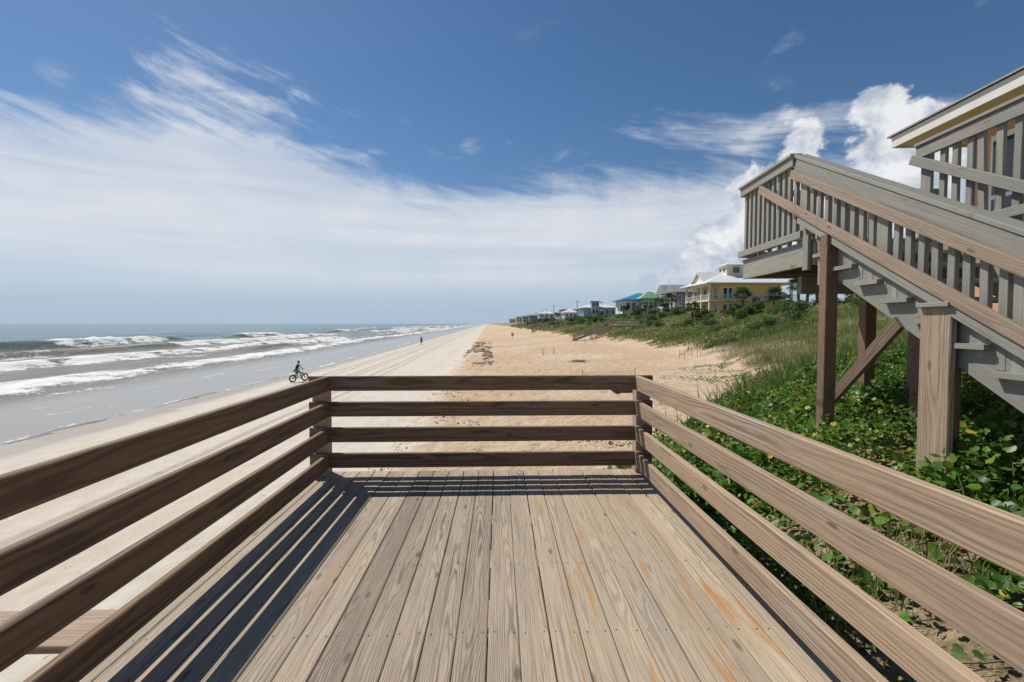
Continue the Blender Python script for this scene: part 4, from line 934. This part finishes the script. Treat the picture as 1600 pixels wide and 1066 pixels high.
# ------------------------------------------------------------------ things on the sand
M_YELLOW = flat('marker_yellow', (.72, .42, .03), .5, .1); M_STAKE = flat('stake_wood', (.38, .26, .15), .8, .2, 5); M_BLK = flat('black_rubber', (.02, .02, .02), .7, .2, 9)
M_TAPE = flat('orange_tape', (.60, .22, .05), .5, .1); M_NET = flat('teal_net', (.22, .38, .40), .7, .1)
def nest(x, y, label, yellow=False, hgt=.8, half=.55):
    g = gz(x, y); r = empty('nest_marker', (x, y, g)); tag(r, label, 'stakes')
    cs = [(-half, -half), (half, -half), (half, half), (-half, half)]
    for (a, b_) in cs:
        zz = gz(x + a, y + b_); s = MB().tube([(x + a, y + b_, zz - .2), (x + a + random.uniform(-.04, .04), y + b_, zz + hgt)], .022, 6).build('stake', M_STAKE, r)
        if yellow and (a, b_) == cs[0]: MB().box(x + a - .07, x + a + .07, y + b_ - .03, y + b_ - .022 + .04, zz + hgt * .55, zz + hgt * .98).build('tag', M_YELLOW, s)
    tp = MB(); 
    for i in range(4):
        a, b_ = cs[i], cs[(i + 1) % 4]; za, zb_ = gz(x + a[0], y + a[1]) + hgt * .8, gz(x + b_[0], y + b_[1]) + hgt * .8
        tp.tube([(x + a[0], y + a[1], za), (x + (a[0] + b_[0]) / 2, y + (a[1] + b_[1]) / 2, (za + zb_) / 2 - .07), (x + b_[0], y + b_[1], zb_)], .006, 4)
    tp.build('tape', M_TAPE, r)
nest(16.2, 38.5, 'thin wooden nest stakes where sand meets the dune grass'); nest(11.6, 19.2, 'nest stakes with a yellow tag among the creeping runners', True, .75)
nest(13.6, 68, 'nest stakes on open sand in front of the walkover stairs', False, 1.0, .7); nest(5.2, 48, 'slim nest stakes alone on the middle of the loose sand', False, .8)
sg = empty('beach_marker', (3.1, 106, gz(3.1, 106))); tag(sg, 'small yellow marker post standing alone on the upper beach', 'marker')
g = gz(3.1, 106); MB().tube([(3.1, 106, g - .2), (3.1, 106, g + 1.1)], .05, 6).build('stake', M_STAKE, sg); MB().box(2.8, 3.4, 105.88, 105.94, g + .45, g + 1.25).build('panel', M_YELLOW, sg)
# netting frame behind the deck
def netting(x0, x1, y, label):
    g = gz((x0 + x1) / 2, y); r = empty('netting_fence', ((x0 + x1) / 2, y, g)); tag(r, label, 'fence'); n = MB()
    for q in range(5): z = .08 + q * .09; n.tube([(x0, y, gz(x0, y) + z), ((x0 + x1) / 2, y, g + z - .03), (x1, y, gz(x1, y) + z)], .006, 4)
    for q in range(int((x1 - x0) / .12)): x = x0 + q * .12; n.tube([(x, y, gz(x, y) + .05), (x, y, gz(x, y) + .45)], .005, 4)
    n.build('net', M_NET, r)
    for x in (x0, x1): MB().tube([(x, y, gz(x, y) - .1), (x, y, gz(x, y) + .6)], .02, 6).build('stake', M_STAKE, r)
netting(5.0, 8.2, 27.2, 'low teal netting strung over the sand beyond the deck'); netting(17.0, 20.5, 38, 'low teal netting at the foot of the dune grass')
# driftwood
lg = MB(); lx, ly = 5.5, 22.0; lp = []; 
for k in range(9): lp.append((lx + k * .15, ly + .05 * math.sin(k), gz(lx + k * .15, ly) + .10 + .02 * math.sin(k * 1.7)))
lg.tube(lp, [.07, .12, .15, .14, .16, .13, .14, .11, .05], 9); lo = lg.build('driftwood_log', flat('driftwood', (.13, .11, .09), .9, .35, 6, bump=.7), None, True); tag(lo, 'dark rough driftwood log half sunk in orange sand', 'log')
# wrack: scattered dark weed along the edge of the loose sand
IV = [(1, 0, 0), (.5, .7, .0), (-.4, .8, .0), (-1, .1, 0), (-.5, -.7, 0), (.5, -.8, 0), (.1, 0, .45)]; IF = [(0, 1, 6), (1, 2, 6), (2, 3, 6), (3, 4, 6), (4, 5, 6), (5, 0, 6)]
def wrack(N, ur, yr, smin, smax):
    u = rng.uniform(*ur, N); y = yr[0] * (yr[1] / yr[0]) ** rng.random(N); k = fnoise(u * 1.1, y * .16, 131, 4) > .515; u, y = u[k], y[k]; x = u - .028 * y; n = len(x)
    s = rng.uniform(smin, smax, n) * (1 + y / 120); return np.stack([x, y, ground_z(x, y) - .005], -1), np.stack([s * rng.uniform(.8, 2.6, n), s, s * .6], -1)
p0, s0 = wrack(2600, (-2.6, .8), (40, 90), .03, .11); p1, s1 = wrack(3200, (-3.4, -.2), (8, 130), .012, .05); p2, s2 = wrack(900, (-1, 9), (10, 70), .008, .035); p3, s3 = wrack(1500, (-4.4, -1.2), (10, 30), .010, .04)
pp = np.concatenate([p0, p1, p2, p3]); ss_ = np.concatenate([s0, s1, s2, s3]); n = len(pp)
me = scatter_mesh('seaweed_wrack', IV, IF, pp, rotmats(n, rng.uniform(0, 6.28, n), rng.normal(0, .15, n), rng.normal(0, .15, n)), ss_, np.zeros(n))
tag(link('seaweed_wrack', me, flat('dry_weed', (.075, .045, .028), .9, .4, 8)), 'dark dry seaweed scraps strewn along the loose sand edge', 'seaweed', kind='stuff')
# tuft of grass alone on the sand
tx, ty = rng.normal(6.9, .35, 260), rng.normal(39, .25, 260); tf = grass_at(tx, ty, .12, .3, .03, .6, 'grass_tuft'); tag(link('grass_tuft', tf, M_GRASS), 'lone low tuft of olive grass on the open sand', 'grass', kind='stuff')

# ------------------------------------------------------------------ cyclist and walker
M_SKIN = flat('skin', (.42, .24, .16), .6, .06); M_HAIR = flat('dark_hair', (.03, .022, .018), .7, .2); M_TOP = flat('black_top', (.015, .015, .02), .8, .2); M_SHORT = flat('teal_shorts', (.04, .17, .18), .7, .15); M_FRAME = flat('bike_frame', (.06, .12, .13), .35, .1); M_RIM = flat('bike_metal', (.12, .12, .12), .35, .1, metal=.6)
def figure(parent, joints, edges, radii, mat, name, root=0):
    me = bpy.data.meshes.new(name); me.from_pydata([Vector(j) for j in joints], edges, []); me.update()
    o = link(name, me, mat, parent); sk = o.modifiers.new('skin', 'SKIN'); sk.use_smooth_shade = True; o.modifiers.new('sub', 'SUBSURF').levels = 2; o.modifiers['sub'].render_levels = 2
    for i, r in enumerate(radii):
        r = r if hasattr(r, '__len__') else (r, r); me.skin_vertices[0].data[i].radius = r; me.skin_vertices[0].data[i].use_root = (i == root)
    return o
bxp, byp = -15.0, 34.4; hd = R(35); F_ = Vector((math.sin(hd), math.cos(hd), 0)); S_ = Vector((math.cos(hd), -math.sin(hd), 0)); bz = gz(bxp, byp)
B0 = Vector((bxp, byp, bz))
def L_(f, s, z): return B0 + F_ * f + S_ * s + Vector((0, 0, z))
bk = empty('bicycle', B0); tag(bk, 'fat-tyred bicycle ridden along the hard sand', 'bicycle')
for f in (-.55, .55):
    tg = L_(f, 0, .35 + gz(*L_(f, 0, 0)[:2]) - bz)
    wh = MB().torus(tg, S_, .285, .055, 30, 8).build('tyre', M_BLK, bk, True); MB().torus(tg, S_, .235, .018, 30, 6).build('rim', M_RIM, wh, True)
    sp = MB()
    for k in range(10):
        a = 2 * math.pi * k / 10; sp.tube([tg, tg + (F_ * math.cos(a) + Vector((0, 0, 1)) * math.sin(a)) * .235], .004, 4)
    sp.build('spokes', M_RIM, wh); MB().tube([tg - S_ * .07, tg + S_ * .07], .03, 8).build('hub', M_RIM, wh)
fr = MB()
bb_, seat_, head_, rear_, fork_ = L_(-.08, 0, .34), L_(-.24, 0, .80), L_(.33, 0, .82), L_(-.55, 0, .35), L_(.55, 0, .35)
for a, b_ in ((bb_, seat_), (seat_, head_), (bb_, head_), (bb_, rear_ + S_ * .06), (bb_, rear_ - S_ * .06), (seat_, rear_ + S_ * .06), (seat_, rear_ - S_ * .06), (head_, fork_ + S_ * .06), (head_, fork_ - S_ * .06)): fr.tube([a, b_], .024, 8)
fr.build('frame', M_FRAME, bk, True)
MB().tube([L_(.33, 0, .8), L_(.30, 0, 1.02), L_(.27, -.33, 1.06)], .016, 6).tube([L_(.30, 0, 1.02), L_(.27, .33, 1.06)], .016, 6).build('handlebar', M_RIM, bk, True)
MB().ball(L_(-.27, 0, .90), (.09, .13, .04)).tube([seat_, L_(-.26, 0, .89)], .016, 6).build('saddle', M_BLK, bk, True)
MB().box(*sum([[L_(-.62, 0, 0)[i] - .06, L_(-.62, 0, 0)[i] + .06] for i in (0, 1)], []), bz + .78, bz + .80).build('rear_rack', M_RIM, bk)
MB().tube([L_(-.08, .04, .34), L_(-.08, .10, .34), L_(.07, .10, .27), L_(.07, .2, .27)], .014, 6).tube([L_(-.08, -.04, .34), L_(-.08, -.10, .34), L_(-.23, -.10, .41), L_(-.23, -.2, .41)], .014, 6).build('crank', M_RIM, bk)
pr = empty('person', L_(-.26, 0, .92)); tag(pr, 'cyclist in black sleeveless top and teal shorts riding away along the shore', 'person')
J = [(-.24, 0, .98), (-.21, 0, 1.14), (-.13, 0, 1.32), (-.06, 0, 1.47), (-.03, 0, 1.56), (0.0, 0, 1.68),
     (-.22, .11, .97), (.10, .15, .78), (.05, .13, .42), (.14, .14, .29), (-.22, -.11, .97), (.02, -.15, .72), (-.22, -.13, .50), (-.12, -.14, .42),
     (-.07, .19, 1.45), (.07, .26, 1.22), (.24, .30, 1.08), (.31, .31, 1.06), (-.07, -.19, 1.45), (.07, -.26, 1.22), (.24, -.30, 1.08), (.31, -.31, 1.06)]
ED = [(0, 1), (1, 2), (2, 3), (3, 4), (4, 5), (0, 6), (6, 7), (7, 8), (8, 9), (0, 10), (10, 11), (11, 12), (12, 13), (3, 14), (14, 15), (15, 16), (16, 17), (3, 18), (18, 19), (19, 20), (20, 21)]
RD = [(.13, .11), (.125, .10), (.14, .105), (.11, .085), (.05, .05), (.085, .095), .095, .065, .045, .038, .095, .065, .045, .038, .055, .042, .032, .035, .055, .042, .032, .035]
figure(pr, [L_(*j) for j in J], ED, RD, M_SKIN, 'body')
figure(pr, [L_(*j) for j in J[:4]] + [L_(-.07, .13, 1.46), L_(-.07, -.13, 1.46)], [(0, 1), (1, 2), (2, 3), (3, 4), (3, 5)], [(.145, .125), (.14, .115), (.155, .12), (.12, .10), .062, .062], M_TOP, 'sleeveless_top')
figure(pr, [L_(*J[0]), L_(*J[6]), L_(.06, .145, .81), L_(*J[10]), L_(-.02, -.145, .76)], [(0, 1), (1, 2), (0, 3), (3, 4)], [(.15, .13), .112, .09, .112, .09], M_SHORT, 'shorts')
MB().ball(L_(-.015, 0, 1.72), (.105, .105, .10), 14, 10).build('hair', M_HAIR, pr, True)
# walker far along the waterline
wxp, wyp = at(659, 93), 93.0; wz = gz(wxp, wyp); pw = empty('person', (wxp, wyp, wz)); tag(pw, 'tiny lone walker in dark clothes by the wash far along the beach', 'person')
def Wp(x, y, z): return (wxp + x, wyp + y, wz + z)
figure(pw, [Wp(0, 0, .95), Wp(0, 0, 1.2), Wp(0, 0, 1.45), Wp(0, 0, 1.53), Wp(0, .02, 1.66), Wp(.10, 0, .9), Wp(.11, .12, .5), Wp(.11, .05, .06), Wp(.11, .2, .04), Wp(-.10, 0, .9), Wp(-.11, .02, .5), Wp(-.11, -.18, .08), Wp(-.11, -.05, .03), Wp(.2, 0, 1.42), Wp(.26, -.03, 1.13), Wp(.26, .08, .9), Wp(-.2, 0, 1.42), Wp(-.26, .05, 1.13), Wp(-.26, .15, .9)],
       [(0, 1), (1, 2), (2, 3), (3, 4), (0, 5), (5, 6), (6, 7), (7, 8), (0, 9), (9, 10), (10, 11), (11, 12), (2, 13), (13, 14), (14, 15), (2, 16), (16, 17), (17, 18)],
       [(.15, .11), (.14, .10), (.13, .09), .05, (.085, .10), .10, .07, .045, .04, .10, .07, .045, .04, .055, .045, .035, .055, .045, .035], M_SKIN, 'body')
figure(pw, [Wp(0, 0, .98), Wp(0, 0, 1.2), Wp(0, 0, 1.45), Wp(.16, 0, 1.43), Wp(-.16, 0, 1.43)], [(0, 1), (1, 2), (2, 3), (2, 4)], [(.165, .125), (.155, .115), (.145, .105), .075, .075], M_TOP, 'shirt')
figure(pw, [Wp(0, 0, .95), Wp(.10, 0, .88), Wp(.11, .11, .55), Wp(-.10, 0, .88), Wp(-.11, .03, .55)], [(0, 1), (1, 2), (0, 3), (3, 4)], [(.165, .125), .12, .09, .12, .09], M_TOP, 'shorts')
MB().ball(Wp(0, .0, 1.71), (.10, .11, .09)).build('hair', M_HAIR, pw, True)

for o_ in (bk, pr):
    o_.location = B0 + (o_.location - B0) * .88; o_.scale = (.88, .88, .88)
